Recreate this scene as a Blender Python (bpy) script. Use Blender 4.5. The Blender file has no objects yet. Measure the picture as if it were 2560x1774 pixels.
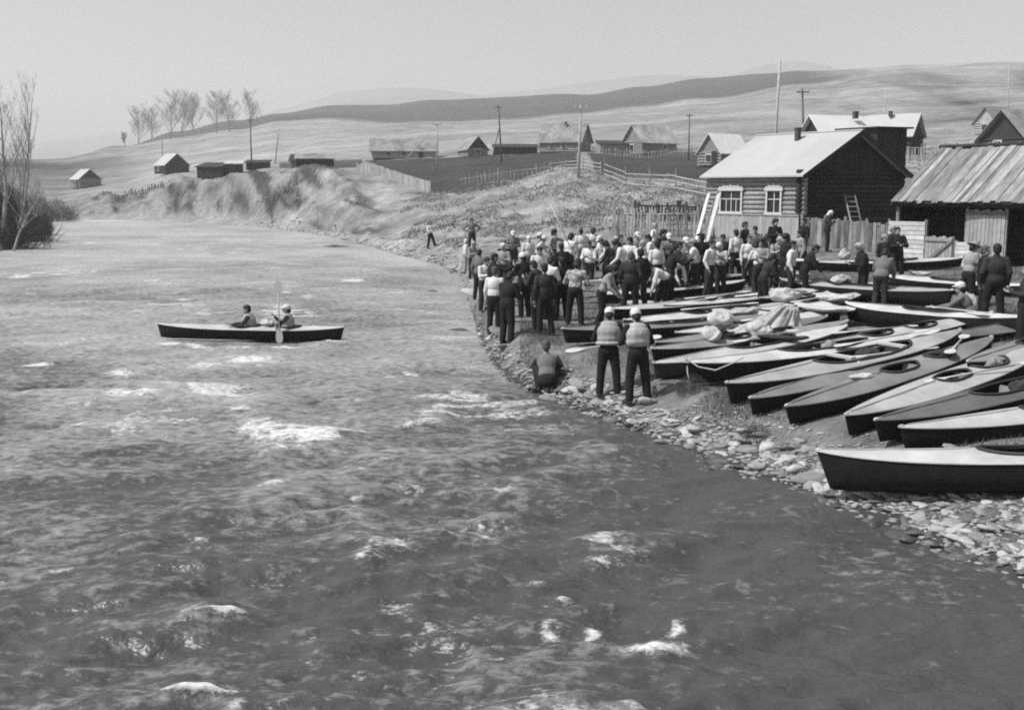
import bpy, bmesh, math, random
import numpy as np
from mathutils import Vector, Matrix, Euler

random.seed(7)
RNG = np.random.default_rng(7)
scene = bpy.context.scene
COL = scene.collection

# ------------------------------------------------------------------ camera, sky, sun, exposure
F_PX = 2700.0            # focal length in pixels of the 2560 x 1774 photograph
HORIZON = 476.0          # row of the true horizon in the photograph
CAM_Z = 4.2              # metres above the river
PITCH = math.atan((887 - HORIZON) / F_PX)
cam_data = bpy.data.cameras.new('camera')
cam_data.sensor_width = 36.0
cam_data.lens = 36.0 * F_PX / 2560.0
cam_data.clip_start = 0.1
cam_data.clip_end = 9000
cam = bpy.data.objects.new('camera', cam_data)
COL.objects.link(cam)
cam.location = (0, 0, CAM_Z)
cam.rotation_euler = (math.pi / 2 - PITCH, 0, 0)
scene.camera = cam

SUN_H = Vector((-0.95, -0.31, 0)).normalized()
SUN_EL = math.radians(54)
SUN_DIR = Vector((SUN_H.x * math.cos(SUN_EL), SUN_H.y * math.cos(SUN_EL), math.sin(SUN_EL)))
world = bpy.data.worlds.new('World')
scene.world = world
world.use_nodes = True
wn = world.node_tree
wn.nodes.clear()
w_out = wn.nodes.new('ShaderNodeOutputWorld')
w_bg = wn.nodes.new('ShaderNodeBackground')
w_bw = wn.nodes.new('ShaderNodeRGBToBW')
w_sky = wn.nodes.new('ShaderNodeTexSky')
w_sky.sky_type = 'NISHITA'
w_sky.sun_disc = False
w_sky.sun_elevation = SUN_EL
w_sky.sun_rotation = math.atan2(SUN_H.x, SUN_H.y)
w_sky.air_density = 1.0
w_sky.dust_density = 2.0
w_sky.ozone_density = 1.0
w_bg.inputs['Strength'].default_value = 0.116
wn.links.new(w_sky.outputs[0], w_bw.inputs[0])
wn.links.new(w_bw.outputs[0], w_bg.inputs['Color'])
wn.links.new(w_bg.outputs[0], w_out.inputs['Surface'])
sun_data = bpy.data.lights.new('sun', 'SUN')
sun_data.energy = 4.2
sun_data.angle = math.radians(0.6)
sun_data.color = (1.0, 1.0, 1.0)
sun = bpy.data.objects.new('sun', sun_data)
COL.objects.link(sun)
sun.rotation_euler = SUN_DIR.to_track_quat('Z', 'Y').to_euler()
scene.view_settings.view_transform = 'Standard'
scene.view_settings.look = 'None'
scene.view_settings.exposure = 0.36
scene.view_settings.gamma = 1.0
scene.view_settings.use_curve_mapping = False
scene.render.engine = 'CYCLES'
scene.cycles.use_denoising = False
scene.cycles.max_bounces = 6
scene.cycles.volume_bounces = 1
scene.cycles.sample_clamp_direct = 2.5
scene.cycles.sample_clamp_indirect = 2.0
scene.cycles.filter_width = 1.9

# ------------------------------------------------------------------ pixel <-> world
SP, CP = math.sin(PITCH), math.cos(PITCH)

def ray(px, py):
    u = (px - 1280.0) / F_PX
    v = (887.0 - py) / F_PX
    dy = CP + v * SP
    return u / dy, (-SP + v * CP) / dy

def at(px, py, Y):
    a, m = ray(px, py)
    return Vector((a * Y, Y, CAM_Z + m * Y))

def proj(x, y, z):
    d = y * CP - (z - CAM_Z) * SP
    u = x / d
    v = (y * SP + (z - CAM_Z) * CP) / d
    return 1280 + u * F_PX, 887 - v * F_PX

def a_of(px):
    return ray(px, HORIZON)[0]

# ------------------------------------------------------------------ noise
def _lat(seed):
    return np.random.default_rng(seed).random((256, 256)) * 2 - 1
_LATS = {}

def vnoise(x, y, seed=0):
    if seed not in _LATS:
        _LATS[seed] = _lat(seed + 100)
    L = _LATS[seed]
    x = np.asarray(x, float); y = np.asarray(y, float)
    xi = np.floor(x).astype(np.int64); yi = np.floor(y).astype(np.int64)
    fx = x - xi; fy = y - yi
    fx = fx * fx * fx * (fx * (fx * 6 - 15) + 10); fy = fy * fy * fy * (fy * (fy * 6 - 15) + 10)
    x0 = xi & 255; x1 = (xi + 1) & 255; y0 = yi & 255; y1 = (yi + 1) & 255
    return (L[x0, y0] * (1 - fx) * (1 - fy) + L[x1, y0] * fx * (1 - fy)
            + L[x0, y1] * (1 - fx) * fy + L[x1, y1] * fx * fy)

def fbm(x, y, octv=4, seed=0, gain=0.5):
    s = 0; a = 1; f = 1; n = 0
    for o in range(octv):
        s = s + a * vnoise(x * f + 13.7 * o, y * f - 7.1 * o, seed + o)
        n += a; a *= gain; f *= 2.03
    return s / n

def sstep(e0, e1, x):
    t = np.clip((x - e0) / (e1 - e0), 0, 1)
    return t * t * (3 - 2 * t)

# ------------------------------------------------------------------ terrain
SHORE_PX = [(-900, 830), (-400, 745), (-200, 700), (-60, 650), (0, 628), (60, 603), (100, 578), (118, 553), (150, 546),
            (300, 549), (450, 556), (600, 563), (700, 573), (820, 590), (930, 617), (1000, 638), (1100, 662),
            (1150, 682), (1165, 712), (1178, 770), (1197, 833), (1230, 903), (1270, 943), (1320, 973), (1360, 990),
            (1450, 1022), (1560, 1062), (1640, 1090), (1720, 1122), (1800, 1158), (1900, 1190), (2050, 1238),
            (2200, 1300), (2300, 1338), (2440, 1395), (2560, 1452), (2700, 1520), (3000, 1600), (3600, 1750)]
_sa, _sy = [], []
for px, py in SHORE_PX:
    a, m = ray(px, py)
    _sa.append(a); _sy.append(-CAM_Z / m)
SA = np.array(_sa); SY = np.array(_sy)

def shoreY(a):
    return np.interp(a, SA, SY)

COLS = {
    -1300: [('s', 3, 1.0), ('z', 2.0, 120), ('z', 8, 300), ('z', 34, 700)],
    -300: [('s', 3, 1.0), ('s', 12, 1.6), ('z', 2.5, 150), ('z', 8, 280), ('p', 380, 620)],
    0: [('s', 3, .9), ('s', 10, 1.6), ('p', 470, 200), ('p', 432, 280), ('p', 383, 620)],
    150: [('s', 4, .7), ('p', 515, 185), ('p', 482, 215), ('p', 440, 290), ('p', 386, 640)],
    300: [('s', 4, .6), ('p', 508, 172), ('p', 492, 178), ('p', 474, 205), ('p', 430, 290), ('p', 354, 680)],
    450: [('s', 3, .5), ('p', 545, 148), ('p', 462, 156), ('p', 450, 175), ('p', 410, 290), ('p', 346, 620), ('p', 335, 950)],
    600: [('s', 3, .4), ('p', 552, 134), ('p', 440, 146), ('p', 428, 175), ('p', 400, 270), ('p', 331, 620), ('p', 302, 1000)],
    700: [('s', 3, .4), ('p', 558, 124), ('p', 430, 138), ('p', 420, 165), ('p', 400, 245), ('p', 313, 620), ('p', 282, 1050)],
    820: [('s', 4, .5), ('p', 555, 108), ('p', 500, 115), ('p', 427, 130), ('p', 418, 155), ('p', 402, 205), ('p', 312, 620), ('p', 263, 1100)],
    950: [('s', 5, .5), ('p', 582, 90), ('p', 555, 97), ('p', 500, 110), ('p', 440, 124), ('p', 426, 145), ('p', 402, 190), ('p', 315, 620), ('p', 266, 1100)],
    1080: [('s', 5, .45), ('p', 600, 72), ('p', 555, 85), ('p', 494, 106), ('p', 480, 113), ('p', 440, 142), ('p', 396, 190), ('p', 307, 620), ('p', 252, 1100)],
    1280: [('s', 1.2, .48), ('s', 2.6, .82), ('z', .9, 45), ('p', 590, 64), ('p', 545, 76), ('p', 484, 93), ('p', 458, 103), ('p', 420, 142), ('p', 388, 188), ('p', 299, 620), ('p', 244, 1100)],
    1450: [('s', 1.2, .38), ('s', 2.8, .66), ('z', .85, 34), ('z', 1.1, 50), ('p', 562, 66), ('p', 500, 79), ('p', 440, 93), ('p', 428, 101), ('p', 425, 110), ('p', 405, 142), ('p', 380, 187), ('p', 283, 620), ('p', 232, 1100)],
    1600: [('s', 1.2, .36), ('s', 2.8, .62), ('z', .85, 30), ('z', 1.15, 44), ('z', 1.6, 54), ('p', 545, 66), ('p', 490, 79), ('p', 462, 92), ('p', 440, 107), ('p', 393, 178), ('p', 271, 620), ('p', 215, 1100)],
    1750: [('s', 2.5, .55), ('z', .8, 26), ('z', 1.1, 36), ('z', 1.4, 45), ('z', 1.95, 56), ('p', 472, 82), ('p', 445, 108), ('p', 385, 172), ('p', 256, 620), ('p', 197, 1100)],
    2000: [('s', 2.5, .55), ('z', .75, 23), ('z', 1.0, 30), ('z', 1.25, 37), ('z', 1.7, 45), ('z', 1.95, 52), ('z', 2.3, 62), ('p', 432, 92), ('p', 362, 155), ('p', 318, 260), ('p', 206, 720), ('p', 178, 1100)],
    2250: [('s', 2.5, .58), ('z', .8, 19), ('z', 1.05, 28), ('z', 1.3, 36), ('z', 1.55, 44), ('z', 1.9, 54), ('p', 425, 85), ('p', 360, 140), ('p', 300, 260), ('p', 180, 760), ('p', 166, 1000)],
    2560: [('s', 2.5, .62), ('z', .95, 17), ('z', 1.2, 22), ('z', 1.35, 30), ('z', 1.5, 42), ('z', 1.9, 52), ('p', 415, 85), ('p', 352, 130), ('p', 290, 230), ('p', 190, 650), ('p', 160, 950)],
    3100: [('s', 2.5, .65), ('z', 1.1, 20), ('z', 1.4, 30), ('z', 1.6, 42), ('z', 2.2, 54), ('z', 8, 110), ('z', 22, 230), ('z', 80, 650), ('z', 120, 950)],
}
_cols = []
for px in sorted(COLS):
    a = a_of(px)
    ys = float(shoreY(a))
    Yk, Zk = [ys - 6, ys], [-.75, 0.0]
    for k in COLS[px]:
        if k[0] == 's':
            Yk.append(ys + k[1]); Zk.append(k[2])
        elif k[0] == 'z':
            Yk.append(k[2]); Zk.append(k[1])
        else:
            Yk.append(k[2]); Zk.append(CAM_Z + ray(px, k[1])[1] * k[2])
    Yk += [Yk[-1] * 1.5, 4000]; Zk += [Zk[-1] * 0.75, -20]
    o = np.argsort(Yk)
    _cols.append((a, ys, np.array(Yk)[o], np.array(Zk)[o]))
CA = np.array([c[0] for c in _cols])

def base_z(a, Y):
    a = np.asarray(a, float); Y = np.asarray(Y, float)
    sh = shoreY(a)
    s = Y - sh
    Z = np.zeros(np.broadcast(a, Y).shape)
    fall = np.exp(-np.abs(s) / 30.0)
    idx = np.clip(np.searchsorted(CA, a) - 1, 0, len(CA) - 2)
    for i in range(len(CA) - 1):
        msk = idx == i
        if not np.any(msk):
            continue
        am = a[msk]; Ym = Y[msk]; shm = sh[msk]; fm = fall[msk]
        t = np.clip((am - CA[i]) / (CA[i + 1] - CA[i]), 0, 1)
        t = t * t * (3 - 2 * t)
        z0 = np.interp(Ym + (_cols[i][1] - shm) * fm, _cols[i][2], _cols[i][3])
        z1 = np.interp(Ym + (_cols[i + 1][1] - shm) * fm, _cols[i + 1][2], _cols[i + 1][3])
        Z[msk] = z0 * (1 - t) + z1 * t
    return Z

def ground_z(x, y):
    x = np.atleast_1d(np.asarray(x, float)); y = np.atleast_1d(np.asarray(y, float))
    a = x / y
    z = base_z(a, y)
    s = y - shoreY(a)
    px = 1280 + a * F_PX / CP
    land = sstep(0.3, 3, s)
    z = z + land * 0.05 * fbm(x * .9, y * .9, 3, 3) * (1 + sstep(60, 110, y))
    # gullied river bluff on the far bank
    bl = sstep(130, 300, px) * (1 - sstep(860, 1000, px)) * sstep(2.0, 6.0, s) * (1 - sstep(26, 40, s))
    z = z + bl * (1.0 * fbm(x * .30 + y * .12, y * .05, 3, 11) + .55 * fbm(x * .9 + y * .36, y * .10, 3, 12) + .25 * fbm(x * 2.1, y * .6, 2, 13))
    # hummocky grass mound
    md = sstep(1000, 1150, px) * (1 - sstep(1650, 1760, px)) * sstep(58, 70, y) * (1 - sstep(100, 112, y))
    z = z + md * (.40 * fbm(x * .45, y * .30, 4, 14) + .16 * fbm(x * 1.4, y * .9, 2, 16))
    far = sstep(230, 500, y)
    z = z + far * 5.0 * fbm(x * .008, y * .006, 3, 15)
    return z

def gz(x, y):
    return float(ground_z(x, y)[0])

def land_at(px, py, y0=8.0, y1=900.0):
    """first point where the view ray through a pixel meets the ground"""
    a, m = ray(px, py)
    Y = np.geomspace(y0, y1, 3000)
    d = CAM_Z + m * Y - ground_z(a * Y, Y)
    i = int(np.argmax(d < 0))
    return Vector((a * Y[i], Y[i], float(ground_z(a * Y[i], Y[i])[0])))

def stand_at(px, py, h, y0=9.0, y1=140.0):
    """ground point under a thing whose top (h above the ground) shows at a pixel"""
    a, m = ray(px, py)
    Y = np.linspace(y0, y1, 5000)
    d = CAM_Z + m * Y - ground_z(a * Y, Y) - h
    i = int(np.argmax(d < 0)) if np.any(d < 0) else int(np.argmin(np.abs(d)))
    return Vector((a * Y[i], Y[i], float(ground_z(a * Y[i], Y[i])[0])))

# ------------------------------------------------------------------ materials
MATS = {}

def mat(name, v, rough=0.85, var=0.25, scale=6.0, bump=0.0, bscale=None, rnd=0.0, spec=0.3, stretch=None, detail=4.0, metal=0.0, dirt=0.0):
    if name in MATS:
        return MATS[name]
    m = bpy.data.materials.new(name)
    m.use_nodes = True
    nt = m.node_tree
    bs = nt.nodes['Principled BSDF']
    bs.inputs['Roughness'].default_value = rough
    bs.inputs['Specular IOR Level'].default_value = spec
    bs.inputs['Metallic'].default_value = metal
    tc = nt.nodes.new('ShaderNodeTexCoord')
    src = tc.outputs['Object']
    if stretch:
        mp = nt.nodes.new('ShaderNodeMapping')
        mp.inputs['Scale'].default_value = stretch
        nt.links.new(src, mp.inputs['Vector'])
        src = mp.outputs[0]
    oi = nt.nodes.new('ShaderNodeObjectInfo')
    sh = nt.nodes.new('ShaderNodeVectorMath'); sh.operation = 'MULTIPLY_ADD'
    cv = nt.nodes.new('ShaderNodeCombineXYZ')
    for k in range(3):
        nt.links.new(oi.outputs['Random'], cv.inputs[k])
    sh.inputs[1].default_value = (37.0, 91.0, 53.0)
    nt.links.new(cv.outputs[0], sh.inputs[0]); nt.links.new(src, sh.inputs[2])
    nz = nt.nodes.new('ShaderNodeTexNoise')
    nz.inputs['Scale'].default_value = scale
    nz.inputs['Detail'].default_value = detail
    nz.inputs['Roughness'].default_value = 0.6
    nt.links.new(sh.outputs[0], nz.inputs['Vector'])
    mr = nt.nodes.new('ShaderNodeMapRange')
    mr.inputs['From Min'].default_value = 0.25; mr.inputs['From Max'].default_value = 0.75
    mr.inputs['To Min'].default_value = v * (1 - var); mr.inputs['To Max'].default_value = v * (1 + var)
    nt.links.new(nz.outputs['Fac'], mr.inputs['Value'])
    val = mr.outputs[0]
    if dirt:
        n2 = nt.nodes.new('ShaderNodeTexNoise'); n2.inputs['Scale'].default_value = scale * .23; n2.inputs['Detail'].default_value = 3
        nt.links.new(sh.outputs[0], n2.inputs['Vector'])
        m2 = nt.nodes.new('ShaderNodeMapRange')
        m2.inputs['From Min'].default_value = 0.42; m2.inputs['From Max'].default_value = 0.66
        m2.inputs['To Min'].default_value = 1.0; m2.inputs['To Max'].default_value = 1 - dirt
        nt.links.new(n2.outputs['Fac'], m2.inputs['Value'])
        mm = nt.nodes.new('ShaderNodeMath'); mm.operation = 'MULTIPLY'
        nt.links.new(val, mm.inputs[0]); nt.links.new(m2.outputs[0], mm.inputs[1])
        val = mm.outputs[0]
    if rnd:
        mr2 = nt.nodes.new('ShaderNodeMapRange')
        mr2.inputs['To Min'].default_value = 1 - rnd; mr2.inputs['To Max'].default_value = 1 + rnd
        nt.links.new(oi.outputs['Random'], mr2.inputs['Value'])
        mm = nt.nodes.new('ShaderNodeMath'); mm.operation = 'MULTIPLY'
        nt.links.new(val, mm.inputs[0]); nt.links.new(mr2.outputs[0], mm.inputs[1])
        val = mm.outputs[0]
    cc = nt.nodes.new('ShaderNodeCombineColor')
    for k in range(3):
        nt.links.new(val, cc.inputs[k])
    nt.links.new(cc.outputs[0], bs.inputs['Base Color'])
    if bump:
        nb = nt.nodes.new('ShaderNodeTexNoise')
        nb.inputs['Scale'].default_value = bscale or scale * 2
        nb.inputs['Detail'].default_value = 4
        nt.links.new(sh.outputs[0], nb.inputs['Vector'])
        bp = nt.nodes.new('ShaderNodeBump')
        bp.inputs['Strength'].default_value = bump
        bp.inputs['Distance'].default_value = 0.03
        nt.links.new(nb.outputs['Fac'], bp.inputs['Height'])
        nt.links.new(bp.outputs[0], bs.inputs['Normal'])
    MATS[name] = m
    return m

# ------------------------------------------------------------------ mesh builder
class MB:
    def __init__(self):
        self.v = []; self.f = []

    def add(self, vs, fs):
        o = len(self.v)
        self.v.extend([tuple(p) for p in vs])
        self.f.extend([tuple(i + o for i in f) for f in fs])
        return self

    def box(self, c, s, rot=None):
        hx, hy, hz = s[0] / 2, s[1] / 2, s[2] / 2
        vs = [Vector((x, y, z)) for x in (-hx, hx) for y in (-hy, hy) for z in (-hz, hz)]
        if rot is not None:
            R = rot if isinstance(rot, Matrix) else Euler(rot).to_matrix()
            vs = [R @ p for p in vs]
        c = Vector(c)
        return self.add([p + c for p in vs], [(0, 1, 3, 2), (4, 6, 7, 5), (0, 4, 5, 1), (2, 3, 7, 6), (0, 2, 6, 4), (1, 5, 7, 3)])

    def bar(self, p0, p1, w, h, up=(0, 0, 1)):
        p0 = Vector(p0); p1 = Vector(p1)
        d = (p1 - p0).normalized(); u = Vector(up)
        s = d.cross(u)
        if s.length < 1e-4:
            s = d.cross(Vector((1, 0, 0)))
        s.normalize(); u = s.cross(d).normalized()
        vs = []
        for p in (p0, p1):
            for i, j in ((-1, -1), (1, -1), (1, 1), (-1, 1)):
                vs.append(p + s * (i * w / 2) + u * (j * h / 2))
        return self.add(vs, [(3, 2, 1, 0), (4, 5, 6, 7), (0, 1, 5, 4), (1, 2, 6, 5), (2, 3, 7, 6), (3, 0, 4, 7)])

    def tube(self, pts, rad, n=8, caps=True):
        pts = [Vector(p) for p in pts]
        if not hasattr(rad, '__len__'):
            rad = [rad] * len(pts)
        vs = []; fs = []
        ref = None
        for i, p in enumerate(pts):
            d = (pts[min(i + 1, len(pts) - 1)] - pts[max(i - 1, 0)])
            d.normalize()
            if ref is None:
                ref = Vector((0, 0, 1)) if abs(d.z) < .9 else Vector((1, 0, 0))
            s = d.cross(ref); s.normalize(); u = s.cross(d); ref = u
            for k in range(n):
                t = 2 * math.pi * k / n
                vs.append(p + (s * math.cos(t) + u * math.sin(t)) * rad[i])
        for i in range(len(pts) - 1):
            for k in range(n):
                fs.append((i * n + k, i * n + (k + 1) % n, (i + 1) * n + (k + 1) % n, (i + 1) * n + k))
        if caps:
            fs.append(tuple(range(n - 1, -1, -1)))
            fs.append(tuple(range((len(pts) - 1) * n, len(pts) * n)))
        return self.add(vs, fs)

    def capsule(self, p0, p1, r0, r1, n=10):
        p0 = Vector(p0); p1 = Vector(p1)
        d = p1 - p0
        if d.length < 1e-5:
            d = Vector((0, 0, 1e-4))
        d.normalize()
        pts = []; rr = []
        for t in (-80, -50, -20):
            pts.append(p0 + d * (r0 * math.sin(math.radians(t)))); rr.append(r0 * math.cos(math.radians(t)))
        for t in (20, 50, 80):
            pts.append(p1 + d * (r1 * math.sin(math.radians(t)))); rr.append(r1 * math.cos(math.radians(t)))
        return self.tube(pts, rr, n)

    def ellipsoid(self, c, r, rot=None, n=12, m=8):
        c = Vector(c)
        vs = [Vector((0, 0, -r[2]))]; fs = []
        for i in range(1, m):
            t = -math.pi / 2 + math.pi * i / m
            for k in range(n):
                p = 2 * math.pi * k / n
                vs.append(Vector((r[0] * math.cos(t) * math.cos(p), r[1] * math.cos(t) * math.sin(p), r[2] * math.sin(t))))
        vs.append(Vector((0, 0, r[2])))
        for k in range(n):
            fs.append((0, 1 + (k + 1) % n, 1 + k))
            fs.append((len(vs) - 1, 1 + (m - 2) * n + k, 1 + (m - 2) * n + (k + 1) % n))
        for i in range(m - 2):
            for k in range(n):
                fs.append((1 + i * n + k, 1 + i * n + (k + 1) % n, 1 + (i + 1) * n + (k + 1) % n, 1 + (i + 1) * n + k))
        if rot is not None:
            vs = [rot @ p for p in vs]
        return self.add([p + c for p in vs], fs)

    def prism(self, poly, thick_vec):
        """closed prism: polygon (list of 3D points) extruded by a vector"""
        t = Vector(thick_vec); n = len(poly)
        vs = [Vector(p) for p in poly] + [Vector(p) + t for p in poly]
        fs = [tuple(range(n - 1, -1, -1)), tuple(range(n, 2 * n))]
        for k in range(n):
            fs.append((k, (k + 1) % n, n + (k + 1) % n, n + k))
        return self.add(vs, fs)

    def mesh(self, name):
        me = bpy.data.meshes.new(name)
        me.from_pydata(self.v, [], self.f)
        me.update()
        return me

def smooth(me):
    me.polygons.foreach_set('use_smooth', [True] * len(me.polygons))
    return me

def link(name, me, material=None, parent=None, loc=None, rot=None, sm=False):
    o = bpy.data.objects.new(name, me)
    COL.objects.link(o)
    if me is not None and material is not None:
        if len(me.materials) == 0:
            me.materials.append(material)
        if me.materials[0] is not material:
            o.material_slots[0].link = 'OBJECT'
            o.material_slots[0].material = material
    if sm:
        smooth(me)
    if parent is not None:
        o.parent = parent
    if loc is not None:
        o.location = loc
    if rot is not None:
        o.rotation_euler = rot
    return o

def build(mb, name, material, parent=None, loc=None, rot=None, sm=False):
    return link(name, mb.mesh(name), material, parent, loc, rot, sm)

def empty(name, loc, rz=0.0):
    o = bpy.data.objects.new(name, None)
    COL.objects.link(o)
    o.empty_display_size = .2
    o.location = loc
    o.rotation_euler = (0, 0, rz)
    return o

LABELS = {}
def tag(o, label, cat, group=None, kind=None):
    o['label'] = label
    o['category'] = cat
    if group:
        o['group'] = group
    if kind:
        o['kind'] = kind
    return o

def grid_mesh(name, X, Y, Z, attrs):
    R, C = X.shape
    me = bpy.data.meshes.new(name)
    nv = R * C
    co = np.empty((nv, 3), np.float32)
    co[:, 0] = X.ravel(); co[:, 1] = Y.ravel(); co[:, 2] = Z.ravel()
    i = np.arange(R - 1)[:, None] * C + np.arange(C - 1)[None, :]
    q = np.stack([i, i + 1, i + C + 1, i + C], -1).reshape(-1, 4)
    me.vertices.add(nv); me.vertices.foreach_set('co', co.ravel())
    me.loops.add(q.size); me.loops.foreach_set('vertex_index', q.ravel().astype(np.int32))
    me.polygons.add(len(q)); me.polygons.foreach_set('loop_start', (np.arange(len(q)) * 4).astype(np.int32))
    me.update(calc_edges=True)
    me.polygons.foreach_set('use_smooth', np.ones(len(q), bool))
    for k, A in attrs.items():
        at_ = me.attributes.new(k, 'FLOAT', 'POINT')
        at_.data.foreach_set('value', A.ravel().astype(np.float32))
    me.validate()
    return me

# ------------------------------------------------------------------ ground
def in_poly(px, py, poly):
    inside = np.zeros(px.shape, bool)
    n = len(poly); j = n - 1
    for i in range(n):
        xi, yi = poly[i]; xj, yj = poly[j]
        c = ((yi > py) != (yj > py)) & (px < (xj - xi) * (py - yi) / (yj - yi + 1e-9) + xi)
        inside ^= c
        j = i
    return inside

ga = np.linspace(-0.80, 0.86, 680)
gy = np.concatenate([np.geomspace(9.0, 60, 260), np.geomspace(60.4, 240, 250), np.geomspace(244, 3600, 90)])
GA, GY = np.meshgrid(ga, gy)
GX = GA * GY
GZ = ground_z(GX.ravel(), GY.ravel()).reshape(GX.shape)
PX, PY = proj(GX, GY, GZ)
S = GY - shoreY(GA)
n_big = fbm(GX * .25, GY * .25, 4, 21)
n_mid = fbm(GX * 1.1, GY * 1.1, 4, 25)
alb = .195 + .09 * n_mid + .04 * n_big                                   # trodden spring turf on the landing
gw = .5 + .9 * sstep(1400, 2500, PX)
gravel = 1 - sstep(gw, gw * 2.2, S + .8 * n_mid)
alb = alb * (1 - gravel) + gravel * (.15 + .09 * n_mid)
wet = 1 - sstep(.15, .55, S)
alb = alb * (1 - wet) + wet * .06
farb = (1 - sstep(1130, 1260, PX)) * sstep(30, 45, GY) * (1 - sstep(5, 14, S + 5 * n_big))   # far gravel beach
alb = alb * (1 - farb) + farb * (.34 + .14 * n_mid)
dry = sstep(50, 62, GY) * (1 - farb * .6)                                # dry grass of the slopes
dry_col = .30 + .10 * n_big + .10 * fbm(GX * .7, GY * .5, 3, 31)
alb = alb * (1 - dry) + dry * dry_col
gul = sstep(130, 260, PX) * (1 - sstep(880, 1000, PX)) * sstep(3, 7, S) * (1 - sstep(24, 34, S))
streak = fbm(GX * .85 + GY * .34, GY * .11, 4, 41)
alb = alb * (1 - gul * .72 * sstep(.05, .3, streak)) + gul * .08 * sstep(-.05, -.35, streak)  # gully shadows, with some vegetation, painted into the albedo as dark streaks
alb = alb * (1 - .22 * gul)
dark_bush = np.exp(-(((PX - 728) / 26) ** 2 + ((PY - 492) / 34) ** 2)) * (GY < 150) + .8 * np.exp(-(((PX - 440) / 40) ** 2 + ((PY - 480) / 22) ** 2)) * (GY < 170)
alb = alb * (1 - .5 * np.clip(dark_bush * (1 + .8 * streak), 0, 1))
f1 = in_poly(PX + 5 * n_mid, PY, [(902, 398), (1345, 384), (1440, 380), (1445, 418), (1392, 418), (1350, 430), (1255, 466), (1155, 484), (1080, 482), (1070, 452), (985, 428)]) & (GY > 92) & (GY < 192)
f2 = in_poly(PX + 5 * n_mid, PY, [(1470, 380), (1560, 380), (1860, 380), (1860, 452), (1760, 452), (1490, 436)]) & (GY > 85) & (GY < 182)
f3 = in_poly(PX, PY, [(700, 405), (905, 398), (905, 418), (820, 422), (700, 420)]) & (GY > 125) & (GY < 250)
soil = .060 + .02 * n_mid + .012 * fbm(GX * .5, GY * 3, 3, 44)
alb = np.where(f1 | f2, soil, alb)
alb = np.where(f3, soil * 1.4, alb)
hill = sstep(190, 235, GY)
hcol = .325 + .16 * fbm(GX * .02, GY * .03, 4, 51) + .05 * fbm(GX * .05, GY * .05, 3, 55)
hcol = hcol - .16 * (1 - sstep(150, 420, PX)) * sstep(-.25, .3, fbm(GX * .012, GY * .02, 3, 57) + .3)
strk = fbm((PX - 2.2 * PY) * 0.006, PY * .02 + .0 * PX, 3, 58)
hcol = hcol - .13 * sstep(1900, 2150, PX) * sstep(.0, .4, strk)
hcol = hcol - .12 * np.exp(-(((PX - 2370) / 190) ** 2 + ((PY - 290) / 34) ** 2))          # darker pasture above the village
alb = alb * (1 - hill) + hill * hcol
dk = sstep(640, 700, GY) * (1 - sstep(2040, 2200, PX + 160 * fbm(GX * .004, GY * .004, 2, 59)))
alb = alb * (1 - dk) + dk * (.070 + .02 * fbm(GX * .02, GY * .02, 3, 60))
alb = np.clip(alb * .70, .025, .40)
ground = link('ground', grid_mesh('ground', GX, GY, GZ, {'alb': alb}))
ground['kind'] = 'structure'

def attr_material(name, bump_scales, rough=.95):
    m = bpy.data.materials.new(name)
    m.use_nodes = True
    nt = m.node_tree
    bs = nt.nodes['Principled BSDF']
    bs.inputs['Roughness'].default_value = rough
    bs.inputs['Specular IOR Level'].default_value = .15
    at_ = nt.nodes.new('ShaderNodeAttribute'); at_.attribute_name = 'alb'
    tc = nt.nodes.new('ShaderNodeNewGeometry')
    n1 = nt.nodes.new('ShaderNodeTexNoise'); n1.inputs['Scale'].default_value = bump_scales[0]; n1.inputs['Detail'].default_value = 6
    n1.inputs['Roughness'].default_value = .7
    nt.links.new(tc.outputs['Position'], n1.inputs['Vector'])
    mr = nt.nodes.new('ShaderNodeMapRange')
    mr.inputs['From Min'].default_value = .3; mr.inputs['From Max'].default_value = .7
    mr.inputs['To Min'].default_value = .55; mr.inputs['To Max'].default_value = 1.45
    nt.links.new(n1.outputs['Fac'], mr.inputs['Value'])
    mm = nt.nodes.new('ShaderNodeMath'); mm.operation = 'MULTIPLY'
    nt.links.new(at_.outputs['Fac'], mm.inputs[0]); nt.links.new(mr.outputs[0], mm.inputs[1])
    n3 = nt.nodes.new('ShaderNodeTexNoise'); n3.inputs['Scale'].default_value = .16; n3.inputs['Detail'].default_value = 8; n3.inputs['Roughness'].default_value = .65
    nt.links.new(tc.outputs['Position'], n3.inputs['Vector'])
    m3 = nt.nodes.new('ShaderNodeMapRange')
    m3.inputs['From Min'].default_value = .32; m3.inputs['From Max'].default_value = .68
    m3.inputs['To Min'].default_value = .66; m3.inputs['To Max'].default_value = 1.34
    nt.links.new(n3.outputs['Fac'], m3.inputs['Value'])
    m4 = nt.nodes.new('ShaderNodeMath'); m4.operation = 'MULTIPLY'
    nt.links.new(mm.outputs[0], m4.inputs[0]); nt.links.new(m3.outputs[0], m4.inputs[1])
    mm = m4
    cc = nt.nodes.new('ShaderNodeCombineColor')
    for k in range(3):
        nt.links.new(mm.outputs[0], cc.inputs[k])
    nt.links.new(cc.outputs[0], bs.inputs['Base Color'])
    n2 = nt.nodes.new('ShaderNodeTexNoise'); n2.inputs['Scale'].default_value = bump_scales[1]; n2.inputs['Detail'].default_value = 5
    nt.links.new(tc.outputs['Position'], n2.inputs['Vector'])
    bp = nt.nodes.new('ShaderNodeBump'); bp.inputs['Strength'].default_value = .7; bp.inputs['Distance'].default_value = .12
    nt.links.new(n2.outputs['Fac'], bp.inputs['Height']); nt.links.new(bp.outputs[0], bs.inputs['Normal'])
    return m
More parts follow.
